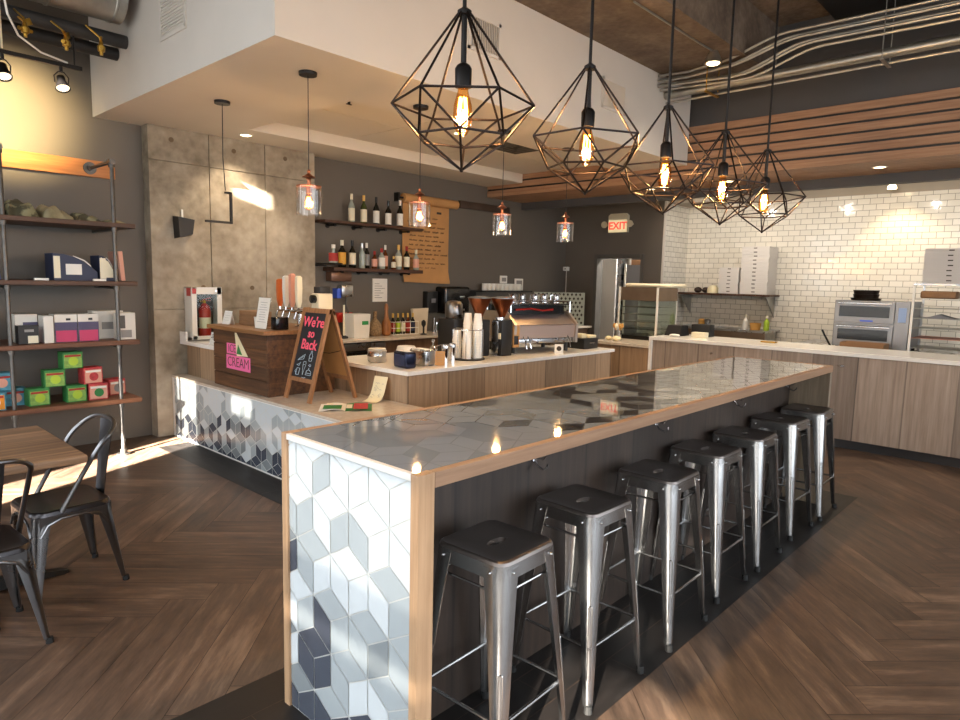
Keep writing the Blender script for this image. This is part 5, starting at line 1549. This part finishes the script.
# boxes of the third board
Z3 = 1.0355
def gift_box(label, x, w, d, h, base, *patches, y=6.46, rz=0):
    t = thing('product_box', label, 'box', (x, y, Z3), radians(rz), 'boxes on the third shelf')
    MB().box(0, w, -d / 2, d / 2, 0, h, .002, 1).obj('carton_body', base, t, world=False, smooth=False)
    for q_, (x0, x1, z0, z1, m_) in enumerate(patches):
        MB().box(x0 * w, x1 * w, -d / 2 - .0014 - .0012 * q_, -d / 2 - .0003 - .0012 * q_, z0 * h, z1 * h).obj('printed_panel', m_, t, world=False, smooth=False)
    return t
gift_box('small pale card box left of the left pipe post on the third shelf', 1.14, .09, .16, .13, 'box_white', (.1, .9, .1, .5, 'grey_pic'))
gift_box('small black box with cream corner on the third shelf', 1.345, .145, .10, .15, 'black', (.45, .95, .05, .45, 'label_cream'), (.3, .75, .66, .8, 'grey_pic'), y=6.38)
gift_box('white box with purple print behind the small black box', 1.36, .16, .14, .235, 'box_white', (.35, 1, .0, .72, 'box_purple'), (.62, 1, .0, .48, 'box_pink'), y=6.56)
gift_box('plain white box standing between the black box and the pink pair', 1.528, .07, .16, .225, 'box_white', y=6.42)
gift_box('left one of the two white, purple and pink boxes with a bow mark', 1.61, .17, .16, .235, 'box_white', (0, 1, .0, .72, 'box_purple'), (.05, .95, .02, .42, 'box_pink'), (.5, .7, .78, .86, 'black'), y=6.44)
gift_box('right one of the two white, purple and pink boxes with a bow mark', 1.785, .16, .16, .235, 'box_white', (0, 1, .0, .72, 'box_purple'), (.05, .95, .02, .42, 'box_pink'), (.5, .7, .78, .86, 'black'), y=6.44)
gift_box('wide white box printed with a grey wedge in the middle of the third shelf', 1.952, .255, .13, .25, 'box_white', (.28, .78, .34, .6, 'grey_pic'), y=6.60)
gift_box('white box printed with a dark grey picture, last on the third shelf', 2.105, .14, .14, .24, 'box_white', (.03, .38, .42, .9, 'frame_grey'), (.1, .75, .08, .36, 'grey_pic'), y=6.42)
# tea tins on the lowest board
Z4 = .5105
def tea(label, x, z, rz, base, face, art, y=6.44, w=.155, h=.145, d=.12):
    t = thing('tea_box', label, 'tea box', (x, y, z), radians(rz), 'small tea boxes on the lowest shelf')
    MB().box(-w / 2, w / 2, -d / 2, d / 2, 0, h, .002, 1).obj('carton_body', base, t, world=False, smooth=False)
    f_ = MB().box(-w * .44, w * .44, -d / 2 - .0014, -d / 2 - .0003, h * .06, h * .86).obj('front_panel', face, t, world=False, smooth=False)
    MB().lathe([(h * .26, 0), (h * .26, .0012)], n=18).xf(Matrix.Translation((w * .02, -d / 2 - .0016, h * .44)) @ RX(90)).obj('round_print', art, f_, world=False, smooth=False)
    MB().box(-w * .40, w * .40, -d / 2 - .0026, -d / 2 - .0015, h * .70, h * .82).obj('title_band', 'label_red' if base != 'tea_red' else 'paper', f_, world=False, smooth=False)
    return t
tea('green tea box at the bottom left of the pyramid on the lowest shelf', 1.475, Z4, 4, 'tea_dark_green', 'tea_green', 'lime')
tea('green tea box at the bottom centre of the pyramid on the lowest shelf', 1.755, Z4, 2, 'tea_dark_green', 'tea_green', 'lime')
tea('red and white tea box at the bottom right of the pyramid on the lowest shelf', 1.93, Z4, -3, 'tea_red', 'label_pink', 'tea_dark_green')
tea('green tea box in the middle row of the pyramid on the lowest shelf', 1.60, Z4 + .146, -2, 'tea_dark_green', 'tea_green', 'lime')
tea('red and white tea box in the middle row of the pyramid on the lowest shelf', 1.885, Z4 + .146, 6, 'tea_red', 'label_pink', 'tea_red')
tea('topmost green tea box of the pyramid on the lowest shelf', 1.735, Z4 + .292, 3, 'tea_dark_green', 'tea_green', 'lime')
tea('dull red tea box beside the right pipe post on the lowest shelf', 2.12, Z4, 14, 'tea_red', 'label_pink', 'grey_pic', y=6.60)
tea('blue tea box standing behind the left pipe post on the lowest shelf', 1.34, Z4, 0, 'tea_blue', 'tea_blue', 'label_pink', y=6.56)
tea('blue and orange tea box at the far left of the lowest shelf', 1.16, Z4, 0, 'tea_blue', 'label_orange', 'paper', y=6.40)
tea('blue tea box stacked on the two left ones of the lowest shelf', 1.23, Z4 + .146, 3, 'tea_blue', 'tea_blue', 'label_pink', y=6.48)

# ------------------------------------------------------------------ track light, duct and pipes high on the left
t = thing('track_light', 'black ceiling track with adjustable spot heads above the pipe shelving', 'track light', (1.2, 6.0, 3.2))
MB().box(-.6, 1.80, 5.985, 6.015, 3.195, 3.225, .003).obj('rail', 'black_metal', t, smooth=False)
for x in (-.3, .9, 1.75): MB().cyl((x, 6.0, 3.225), (x, 6.0, 3.444), .006, n=6).obj('drop_rod', 'black_metal', t)
for x in (.35, 1.28, 1.655):
    h = MB()
    h.cyl((x, 6.0, 3.195), (x, 6.0, 3.155), .012, n=10)
    h.tube([(x - .045, 6.0, 3.07), (x - .05, 6.0, 3.12), (x - .02, 6.0, 3.155), (x + .02, 6.0, 3.155), (x + .05, 6.0, 3.12), (x + .045, 6.0, 3.07)], .005, n=6)
    sh = h.obj('spot_yoke', 'black_metal', t)
    T = Matrix.Translation((x, 6.0, 3.08)) @ RX(-28)
    MB().lathe([(.022, .05), (.03, .045), (.032, .0), (.05, -.045), (.052, -.06), (.047, -.06), (.03, -.005)], n=18).xf(T).obj('spot_head', 'black_metal', sh)
    MB().lathe([(.047, -.055), (.03, -.03), (.002, -.028)], n=16, caps=False).xf(T).obj('spot_lens', 'spot_glow', sh)
    light('track_spot', 'SPOT', (x, 6.02, 3.02), 560 if x < 1.5 and x > 1 else 40, (1, .73, .34), Vector((.18, .88, -.06)).to_track_quat('-Z', 'Y'), shadow_soft_size=.03, spot_size=radians(72), spot_blend=.9)
t = thing('round_duct', 'large round galvanised duct ending by the white soffit', 'duct', (1, 5.86, 3.78))
MB().cyl((-1.6, 5.86, 3.78), (2.05, 5.86, 3.78), .195, n=36).obj('duct_barrel', 'gal', t)
for x in (.2, .9, 1.55, 1.98): MB().lathe([(.1955, -.012), (.203, -.006), (.203, .006), (.1955, .012)], n=36, caps=False).xf(Matrix.Translation((x, 5.86, 3.78)) @ RY(90)).obj('duct_joint', 'gal', t)
solo('black_pipe', MB().cyl((-1.6, 6.01, 3.50), (2.138, 6.01, 3.50), .052, n=20), mat('dark_pipe_insulation', '#2C2A29', .7, var=.1), 'upper thick black pipe running below the round duct', 'pipe')
solo('black_pipe', MB().cyl((-1.6, 6.22, 3.45), (2.138, 6.22, 3.45), .05, n=20), mat('dark_pipe_insulation_b', '#232120', .7, var=.1), 'lower thick black pipe running behind the upper one', 'pipe')
v0 = None
for k, (x, y, z, l) in enumerate(((1.15, 5.86, 3.385, 'leftmost brass valve hanging under the black pipes'), (1.40, 5.86, 3.385, 'second brass valve from the left under the black pipes'),
        (1.66, 5.86, 3.36, 'third brass valve from the left under the black pipes'), (1.90, 5.86, 3.385, 'brass valve nearest the white soffit under the black pipes'))):
    if v0 is None:
        v0 = thing('brass_valve', l, 'valve', (x, y, z), 0, 'brass valves under the pipes')
        MB().lathe([(.012, -.075), (.014, -.05), (.026, -.045), (.028, -.01), (.02, .0), (.012, .03)], n=12).obj('valve_body', 'brass', v0, world=False)
        MB().cyl((-.05, 0, -.025), (.05, 0, -.02), .014, n=10).obj('side_ports', 'brass', v0, world=False)
        MB().box(-.055, .02, -.008, .008, .03, .04, .003, rot=RY(24)).box(-.005, .05, -.008, .008, .015, .06, .003, rot=RY(-30)).obj('lever', 'brass', v0, world=False)
        MB().tube([(0, 0, .03), (.0, .01, .06), (0, .10, .13)], .007, n=6).obj('hanger_stub', 'brass', v0, world=False)
    else: dup(v0, l, (x, y, z), radians(25 * k))
solo('white_cable', MB().tube([(1.20, 5.55, 4.38), (1.21, 5.56, 3.50), (1.24, 5.60, 3.36), (1.33, 5.75, 3.28), (1.50, 5.9, 3.24), (1.70, 6.0, 3.233)], .007, n=10), 'paper', 'white cable curving down to the black light track', 'cable')
solo('white_cable', MB().tube([(1.17, 5.55, 4.38), (1.185, 5.56, 3.45), (1.28, 5.99, 3.235)], .007, n=8), 'label_cream', 'pale straight cable dropping to the black light track', 'cable')
t = thing('wall_speaker', 'small black wall speaker with pale cable on the concrete pier', 'speaker', (2.86, 6.7, 2.08))
mb = MB(); mb.loft([[(2.79, 6.64, 1.99), (2.92, 6.64, 2.03), (2.94, 6.64, 2.17), (2.78, 6.64, 2.19)], [(2.78, 6.75, 1.98), (2.95, 6.75, 2.02), (2.96, 6.75, 2.18), (2.77, 6.75, 2.20)]])
mb.obj('speaker_case', 'black', t); MB().box(2.855, 2.872, 6.742, 6.75, 2.19, 2.27).obj('cable', 'paper', t, smooth=False)

# ------------------------------------------------------------------ conduits above the kitchen front
zs0 = [3.985, 3.955, 3.92, 3.885, 3.85, 3.815]
for k, z in enumerate(zs0):
    x = 6.70 + .05 * (k % 2); zd = 3.868 - .027 * k
    pts = [(x, -3.4, z + .0), (x, 1.0, z + .02), (x, 2.35 - .06 * k, z + .035)]
    z1 = z + .035
    for j in range(1, 9):
        s_ = j / 9; e_ = s_ * s_ * (3 - 2 * s_)
        pts.append((x, 2.35 - .06 * k + .72 * s_, z1 + (zd - .05 * (k > 2) - z1) * e_))
    pts += [(x, 3.12 - .06 * k, zd - .05 * (k > 2)), (x, 3.35, zd - .02), (x, 3.685, zd)]
    solo('conduit', MB().tube(pts, .0135, n=8), 'gal', ORD[k].capitalize() + ' steel conduit from the top of the bundle above the cedar slats', 'conduit', 'conduits above the cedar slats')
solo('large_conduit', MB().cyl((6.88, -3.4, 3.735), (6.88, 3.685, 3.70), .042, n=18), 'gal', 'thick pale pipe below the conduit bundle', 'pipe')
solo('conduit', MB().cyl((6.90, -3.4, 3.645), (6.90, 3.685, 3.625), .013, n=8), 'gal', 'single thin conduit beneath the thick pale pipe', 'conduit', 'conduits above the cedar slats')
for y, l in ((3.12, 'brass coloured bracket strap holding the conduits beside the bell lamp'), (1.55, 'bracket strap holding the conduits nearer the right edge')):
    mb = MB().box(6.66, 6.95, y - .015, y + .015, 3.60, 3.612)
    for x in (6.665, 6.945): mb.cyl((x, y, 3.605), (x, y, 3.899 if y > 2.7 else 4.329), .005, n=6)
    solo('conduit_strap', mb, 'brass' if y > 2 else 'gal', l, 'bracket')

# ------------------------------------------------------------------ table and sheet metal chairs
t = thing('cafe_table', 'square butcher block cafe table on a cast iron base by the pipe shelving', 'table', (.55, 3.95, 0))
MB().box(-.45, .45, -.44, .44, .712, .75, .008).obj('table_top', 'table_wood', t, world=False)
MB().cyl((0, 0, .05), (0, 0, .70), .04, n=18).lathe([(.12, .70), (.13, .711)], n=20).obj('column', 'iron', t, world=False)
for k in range(4):
    a = radians(90 * k + 4); d = Vector((cos(a), sin(a), 0)); n_ = Vector((-sin(a), cos(a), 0))
    MB().loft([[p - n_ * w, p + n_ * w, p + n_ * w * .7 + Vector((0, 0, h)), p - n_ * w * .7 + Vector((0, 0, h))] for p, w, h in ((d * .03 + Vector((0, 0, .02)), .04, .07), (d * .3 + Vector((0, 0, .012)), .035, .035), (d * .43 + Vector((0, 0, .0)), .035, .022), (d * .46 + Vector((0, 0, .0)), .02, .012))]).obj('foot', 'iron', t, world=False)
def make_chair(label, loc, rz):
    """sheet metal cafe chair facing +Y"""
    t = thing('metal_chair', label, 'chair', loc, rz, 'sheet metal cafe chairs')
    mb = MB()
    prof = [(.165, .452, .05), (.178, .455, .055), (.185, .448, .06), (.188, .43, .06), (.186, .428, .058), (.18, .445, .055)]
    mb.loft([[(x, y, z) for x, y in rrect(h, rd)] for h, z, rd in prof], caps=True)
    mb.obj('seat', 'gun_chair_dark', t, world=False)
    for sx in (-1, 1):
        for sy in (-1, 1):
            lg = MB().loft(arc_leg((.180 * sx, .180 * sy), (.215 * sx, (.20 if sy > 0 else .225) * sy), .436, .02, .085, .026, sx, sy)).obj('leg', 'gun_chair', t, world=False)
            MB().cyl((.21 * sx, (.195 if sy > 0 else .22) * sy, .025), (.211 * sx, (.196 if sy > 0 else .221) * sy, 0), .015, .017, 10).obj('foot_cap', 'rubber', lg, world=False)
    for T in (Matrix(), RZ(90), RZ(180), RZ(270)):
        mb = MB()
        pts = [(-.155, -.186, .33), (-.12, -.184, .385), (-.06, -.183, .408), (.06, -.183, .408), (.12, -.184, .385), (.155, -.186, .33)]
        mb.tube(pts, .008, n=8)
        mb.loft([[(x, -.184, z + .004), (x, -.180, z + .004), (x, -.180, .436), (x, -.184, .436)] for x, y, z in pts])
        mb.xf(T).obj('arched_brace', 'gun_chair', t, world=False)
    # tube hoop: from the seat sides up and round the back
    pts = [(.19, .06, .44), (.195, -.02, .58), (.198, -.12, .74), (.185, -.185, .805), (.13, -.225, .842), (.05, -.24, .852), (0, -.241, .853)]
    full = pts + [(-x, y, z) for x, y, z in pts[-2::-1]]
    sm = []
    for i in range(len(full) - 1):
        p0, p1, p2, p3 = [Vector(full[max(0, min(len(full) - 1, i + d))]) for d in (-1, 0, 1, 2)]
        for q in range(4):
            s_ = q / 4
            sm.append(.5 * ((2 * p1) + (p2 - p0) * s_ + (2 * p0 - 5 * p1 + 4 * p2 - p3) * s_ ** 2 + (3 * p1 - p0 - 3 * p2 + p3) * s_ ** 3))
    sm.append(Vector(full[-1]))
    MB().tube(sm, .0115, n=10).obj('back_hoop', 'gun_chair', t, world=False)
    mb = MB()
    secs = []
    for z, y, w in ((.43, -.186, .055), (.55, -.200, .06), (.68, -.218, .07), (.78, -.232, .078), (.846, -.24, .082)):
        secs.append([(-w, y, z), (-w * .4, y - .008, z), (w * .4, y - .008, z), (w, y, z), (w, y + .003, z), (w * .4, y - .005, z), (-w * .4, y - .005, z), (-w, y + .003, z)])
    mb.loft(secs)
    mb.obj('back_splat', 'gun_chair_dark', t, world=False)
    return t
ch = make_chair('sheet metal chair at the right side of the wooden table', (.965, 3.86, 0), radians(93))
dup(ch, 'sheet metal chair at the near side of the wooden table, back to the camera', (.515, 3.45, 0), radians(3))
dup(ch, 'chair at the right edge of the picture of which one leg shows', (5.70, .325, 0), radians(2))

# ------------------------------------------------------------------ kitchen counter and what stands there
KX, KT = 7.4, 1.0
t = thing('kitchen_counter', 'long grey oak kitchen counter with white top and waterfall end', 'counter', (KX, 0, 0))
MB().box(KX + .01, 8.1, -3.45, 3.96, .10, KT - .04).obj('panel_body', 'grey_oak', t, smooth=False)
MB().box(KX + .06, 8.05, -3.45, 3.9, 0, .10).obj('toe_kick', 'kick', t, smooth=False)
MB().box(KX - .02, 8.16, -3.48, 3.975, KT - .04, KT, .003).obj('countertop', 'quartz', t, smooth=False)
MB().box(KX - .015, 8.14, 3.96, 4.0, .0, KT, .003).obj('waterfall_end', 'quartz', t, smooth=False)
mb = MB().cyl((KX + .01, 1.83, .86), (KX - .02, 1.83, .86), .008, n=8); mb.tube([(KX - .02, 1.80, .86), (KX - .035, 1.83, .855), (KX - .02, 1.86, .86)], .007, n=6)
mb.obj('bag_hook', 'chrome', t)
MB().cyl((KX + .01, 3.2, .86), (KX - .02, 3.2, .86), .012, n=8).obj('bag_hook', 'chrome', t)
# lower ledge with the heated case
t = thing('side_counter', 'lower oak side counter with pale top beside the waterfall end', 'counter', (7.4, 4.0, 0))
MB().box(7.42, 8.9, 4.01, 4.82, 0, .85).obj('panel_body', 'oak_panel_y', t, smooth=False); MB().box(7.38, 8.92, 4.0, 4.86, .85, .885, .003).obj('countertop', 'quartz_warm', t, smooth=False)
t = thing('heated_display_case', 'glass fronted steel display case on the side counter', 'display case', (8.05, 4.22, .885))
a0, a1, b0, b1, c0_, c1_ = 8.05, 8.62, 4.26, 4.86, .886, 1.595
MB().box(a0, a1, b0, b1, c0_, c0_ + .05, .003).obj('base', 'black_metal', t, smooth=False)
MB().box(a0 + .01, a1, b0, b1, c1_ - .18, c1_, .004).obj('hood', 'hood_steel', t, smooth=False, label='tan reflecting steel hood')
for x in (a0, a1 - .025):
    for y in (b0, b1 - .025): MB().box(x, x + .025, y, y + .025, c0_ + .05, c1_ + .002).obj('corner_post', 'white_plastic', t, smooth=False)
MB().box(a0 + .003, a0 + .008, b0 + .025, b1 - .025, c0_ + .05, c1_ - .18).obj('glass_front', 'case_glass', t, smooth=False)
MB().box(a0 + .025, a1 - .025, b0 + .006, b0 + .011, c0_ + .05, c1_ - .18).obj('glass_side', 'case_glass', t, smooth=False)
MB().box(a1 - .012, a1 - .004, b0 + .025, b1 - .025, c0_ + .05, c1_ - .18).obj('back_panel', 'box_white', t, smooth=False)
for k in range(4): 
    z = c0_ + .14 + k * .10
    mb = MB()
    for j in range(9): y = b0 + .05 + j * (b1 - b0 - .1) / 8; mb.cyl((a0 + .05, y, z), (a1 - .05, y, z), .003, n=5)
    mb.cyl((a0 + .06, b0 + .03, z - .004), (a0 + .06, b1 - .03, z - .004), .004, n=6); mb.cyl((a1 - .08, b0 + .03, z - .004), (a1 - .08, b1 - .03, z - .004), .004, n=6)
    mb.obj('wire_rack', 'chrome', t)
solo('tray_cloth', MB().box(-.20, .30, -.32, .36, 0, .05, .022, 3), 'label_cream', 'cream folded tray cloth lying on top of the display case', 'cloth', loc=(8.34, 4.46, 1.598))
t = thing('utensil_cup', 'steel cup of wooden spoons beside the display case', 'utensil cup', (7.78, 4.68, .885))
MB().lathe([(.045, 0), (.05, .13), (.046, .13), (.042, .005)], n=16).obj('cup_body', 'steel', t, world=False)
for k in range(6):
    a = k * 1.05
    solo('wooden_spoon', MB().cyl((.02 * cos(a), .02 * sin(a), .01), (.045 * cos(a), .045 * sin(a), .17), .006, n=6).sphere((.05 * cos(a), .05 * sin(a), .19), .03, (1, .6, 1.1), 10), 'bread' if k % 3 else 'label_cream', 'wooden spoon standing in the steel cup beside the display case', 'spoon', 'spoons in the steel cup', loc=(7.78, 4.68, .885))
solo('bread_roll', MB().sphere((0, 0, .035), .05, (1.2, 1.2, .7), 12), 'cream', 'nearer pale wrapped roll left of the utensil cup', 'bread', loc=(7.58, 4.58, .8855))
solo('bread_roll', MB().sphere((0, 0, .03), .045, (1, 1, .66), 12), 'cream', 'smaller pale wrapped roll behind the nearer one by the utensil cup', 'bread', loc=(7.60, 4.71, .8855))
# pizza oven
t = thing('pizza_oven', 'two deck steel pizza oven against the white tile wall', 'oven', (9.2, 2.0, .9))
ox0, ox1, oy0, oy1, oz0, oz1 = 9.0, 9.75, 1.565, 2.365, .905, 1.50
MB().box(ox0 + .02, ox1, oy0, oy1, oz0 + .03, oz1, .004).obj('body', 'oven_steel', t, smooth=False)
MB().box(ox0, ox0 + .02, oy0, oy0 + .14, oz0 + .03, oz1).obj('control_panel', 'oven_steel', t, smooth=False)
MB().box(ox0 - .004, ox0, oy0 + .03, oy0 + .11, oz1 - .24, oz1 - .07).obj('control_display', mat('pale_blue_panel', '#8FA6CF', .4), t, smooth=False, label='pale blue control display')
for k, z in enumerate((oz0 + .05, oz0 + .33)):
    dr = MB().box(ox0 - .01, ox0 + .02, oy0 + .15, oy1 - .01, z, z + .25, .004).obj('oven_door', 'oven_steel', t, smooth=False)
    MB().box(ox0 - .014, ox0 - .01, oy0 + .20, oy1 - .06, z + .07, z + .20).obj('door_window', 'black_gloss', dr, smooth=False)
    MB().cyl((ox0 - .04, oy0 + .18, z + .235), (ox0 - .04, oy1 - .05, z + .235), .010, n=10).box(ox0 - .04, ox0 - .01, oy0 + .19, oy0 + .21, z + .228, z + .242).box(ox0 - .04, ox0 - .01, oy1 - .08, oy1 - .06, z + .228, z + .242).obj('door_handle', 'chrome', dr)
MB().box(ox0 - .013, ox0 - .009, 1.93, 2.07, oz0 + .345, oz0 + .365).obj('badge', 'label_blue', t, smooth=False)
for y in (oy0 + .05, oy1 - .05):
    for x in (ox0 + .06, ox1 - .06): MB().cyl((x, y, oz0 - .005), (x, y, oz0 + .03), .02, n=10).obj('foot', 'black', t)
for k, (r_, l) in enumerate(((.17, 'wider dark pan at the bottom of the pile on the oven'), (.145, 'lower of the two dark cake pans on the oven'), (.145, 'upper dark cake pan on top of the oven'))):
    solo('cake_pan', MB().lathe([(r_ * .92, 0), (r_, .028 if k == 0 else .045), (r_ + .008, .03 if k == 0 else .048), (r_ - .01, .03 if k == 0 else .048), (r_ * .9, .006)], n=28), mat('dark_pan_%d' % k, ('#3B342C', '#2A1E18', '#251B16')[k], .4, .5), l, 'pan', 'pans on the oven', loc=(9.32, 2.10, oz1 + .0005 + (0, .031, .080)[k]))
t = thing('pan_gripper', 'black handled tool leaning at the left side of the oven', 'kitchen tool', (9.05, 2.45, .905))
MB().tube([(9.10, 2.40, .92), (9.06, 2.47, 1.06), (9.06, 2.50, 1.12)], .012, n=8).obj('handle', 'black', t)
t = thing('cardboard_tray', 'open brown cardboard tray in front of the oven', 'box', (8.85, 1.95, .9), 0)
mb = MB().box(8.68, 8.95, 1.73, 2.19, .905, .912); mb.box(8.68, 8.685, 1.73, 2.19, .905, 1.01); mb.box(8.945, 8.95, 1.73, 2.19, .905, 1.01); mb.box(8.68, 8.95, 1.73, 1.735, .905, 1.01); mb.box(8.68, 8.95, 2.185, 2.19, .905, 1.01)
mb.obj('tray', 'card', t, smooth=False)
MB().box(8.72, 8.92, 1.77, 2.15, .913, .985, .004).obj('contents', 'kraft', t, smooth=False)
t = thing('prep_table', 'steel prep table behind the kitchen counter below the tile wall', 'table', (9.4, 0, 0))
MB().box(8.62, 10.38, -3.4, 2.95, .86, .90, .003).obj('top', 'steel', t, smooth=False)
for x in (8.7, 10.3):
    for y in (-3.3, -.3, 2.85): MB().cyl((x, y, 0), (x, y, .86), .025, n=10).obj('leg', 'gal', t)
# tray rack and its boxes
t = thing('tray_rack', 'wire tray rack with steel uprights right of the oven', 'rack', (9.2, 1.3, .9))
qx0, qx1, qy0, qy1, qz = 9.02, 9.62, .98, 1.545, 1.70
for x in (qx0, qx1):
    for y in (qy0, qy1): MB().box(x - .012, x + .012, y - .012, y + .012, .901, qz).obj('upright', 'white_plastic' if x == qx0 else 'steel', t, smooth=False)
mb = MB().box(qx0 - .012, qx1 + .012, qy0 - .012, qy1 + .012, qz, qz + .02); mb.obj('top_panel', 'steel', t, smooth=False)
for k in range(6):
    z = .97 + k * .115
    mb = MB().box(qx0, qx1, qy0 + .013, qy0 + .03, z, z + .006); mb.box(qx0, qx1, qy1 - .03, qy1 - .013, z, z + .006); mb.box(qx0 + .02, qx1, qy0 + .03, qy1 - .03, z + .001, z + .005)
    mb.obj('tray_shelf', 'gal' if k != 1 else 'label_pink', t, smooth=False)
solo('paper_parcel', MB().box(-.10, .20, -.17, .17, 0, .085, .02, 3), 'card', 'brown paper parcel on the top level of the tray rack', 'parcel', loc=(9.16, 1.32, 1.551))
solo('baking_cloth', MB().loft([[(-.1, y, 0), (.15, y, 0), (.15, y, h), (-.1, y, h)] for y, h in ((-.16, .005), (-.06, .03), (.0, .05), (.08, .02), (.16, .005))]), 'grey_plastic', 'grey cloth lying on a middle level of the tray rack', 'cloth', loc=(9.2, 1.30, 1.321))
def pizza_stack(grp, place, n, x, y, z, w=.36, h=.052, d=.36):
    first = None
    for k in range(n):
        l = f'white pizza box, {ORD[k]} from the bottom of {place}'
        zz = z + k * (h + .0008)
        if first is None:
            first = thing('pizza_box', l, 'pizza box', (x, y, zz), 0, grp)
            MB().box(-d / 2, d / 2, -w / 2, w / 2, 0, h * .55, .001, 1).obj('tray', 'pizza_white', first, world=False, smooth=False)
            MB().box(-d / 2 - .002, d / 2, -w / 2 - .002, w / 2 + .002, h * .56, h, .001, 1).obj('lid', 'pizza_white', first, world=False, smooth=False)
            MB().box(-d / 2 - .0035, -d / 2 - .002, -.025, .025, h * .5, h * .72).obj('front_slot', 'ink', first, world=False, smooth=False)
        else: dup(first, l, (x + .004 * (k % 2), y + .004 * ((k * 7) % 3), zz))
SHZ = 1.525
t = thing('wall_shelf', 'dark shelf on the white tile wall carrying the pizza boxes', 'shelf', (10.2, 4.2, SHZ))
MB().box(9.98, 10.40, 3.50, 4.98, SHZ - .03, SHZ, .002).obj('board', 'shelf_wood', t, smooth=False)
for y in (3.56, 4.9): MB().poly([(10.0, y, SHZ - .031), (10.398, y, SHZ - .031), (10.398, y, SHZ - .35)], thick=(0, .012, 0)).obj('bracket', 'gal', t, smooth=False)
pizza_stack('pizza boxes on the tile wall shelf', 'the taller stack on the wall shelf', 12, 10.19, 3.755, SHZ + .0006, .40, .058)
pizza_stack('pizza boxes on the tile wall shelf', 'the lower stack on the wall shelf', 7, 10.19, 4.10 + .04, SHZ + .0006, .30, .056, .33)
pizza_stack('pizza boxes on the tray rack', 'the stack on the tray rack', 7, 9.3, 1.235, qz + .021, .50, .056, .44)
for y, l in ((4.68, 'left dark rolled loaf on the tile wall shelf'), (4.55, 'right dark rolled loaf on the tile wall shelf')):
    solo('bread_loaf', MB().sphere((0, 0, .045), .05, (1.2, 1.22, .9), 14), mat('dark_loaf', '#3A2A22', .6, var=.3), l, 'bread', loc=(10.15, y, SHZ + .001))
solo('cake_dome', MB().lathe([(.085, 0), (.088, .03), (.08, .08), (.05, .115), (.002, .125)], n=20), 'cream', 'cream rounded tub left of the pizza boxes on the wall shelf', 'tub', loc=(10.12, 4.42, SHZ + .0006))
t = thing('steel_ledge', 'low steel ledge with backsplash under the wall shelf', 'counter', (10.1, 4.0, .9))
MB().box(9.75, 10.38, 3.45, 4.95, .97, 1.0, .002).obj('top', 'steel', t, smooth=False); MB().box(9.76, 9.78, 3.45, 4.95, .55, .97).obj('front', 'hood_steel', t, smooth=False)
for y in (3.5, 4.9): MB().box(9.8, 10.3, y - .02, y + .02, 0, .97).obj('leg', 'gal', t, smooth=False)
for k, (y, m_, l) in enumerate(((4.42, 'steel', 'small steel pot on the ledge under the wall shelf'), (4.52, 'bread', 'small tan canister beside the steel pot'))):
    solo('canister', MB().lathe([(.045, 0), (.05, .10), (.052, .104), (.03, .12), (.002, .124)], n=16), m_, l, 'canister', loc=(10.0, y, 1.0005))
for y, m_, l in ((3.52, 'lime', 'lime green bottle at the right end of the ledge'), (3.83, 'white_plastic', 'white squeeze bottle on the ledge')):
    b = thing('sauce_bottle', l, 'bottle', (10.0, y, 1.0005)); bottle_parts(b, .22, .04, m_, m_, 'label_cream')
solo('clear_tub', MB().lathe([(.07, 0), (.08, .09), (.082, .10), (.076, .10), (.066, .006)], n=18), 'bread', 'amber tub between the white and the green bottle on the ledge', 'tub', loc=(10.0, 3.68, 1.0005))
mb = MB(); mb.loft([[(-.12, -.10, 0), (.12, -.10, 0), (.12, .12, 0), (-.12, .12, 0)], [(-.09, -.09, .13), (.09, -.09, .13), (.10, .09, .13), (-.09, .09, .13)]])
solo('card_terminal', mb, 'bag_black', 'black sloped payment terminal at the left end of the kitchen counter', 'terminal', loc=(7.86, 3.86, KT + .0005))
solo('card_terminal', MB().box(-.08, .08, -.12, .12, 0, .15, .01), 'bag_black', 'black boxy register tablet right of the sloped terminal', 'terminal', loc=(8.02, 3.60, KT + .0005))
solo('receipt_pile', MB().sphere((0, 0, .018), .05, (1, 1.4, .35), 10), 'paper', 'crumpled white paper before the black terminal', 'paper', loc=(7.62, 3.78, KT + .0005))
solo('tissue_box', MB().box(-.05, .05, -.09, .09, 0, .07, .006), 'label_cream', 'low cream box on the kitchen counter right of the black terminals', 'box', loc=(7.72, 3.50, KT + .0005))
solo('cutlery_tray', MB().box(-.05, .05, -.08, .08, 0, .015, .003), 'brass', 'small brass tray lying on the white kitchen counter', 'tray', loc=(7.85, 2.72, KT + .0005))
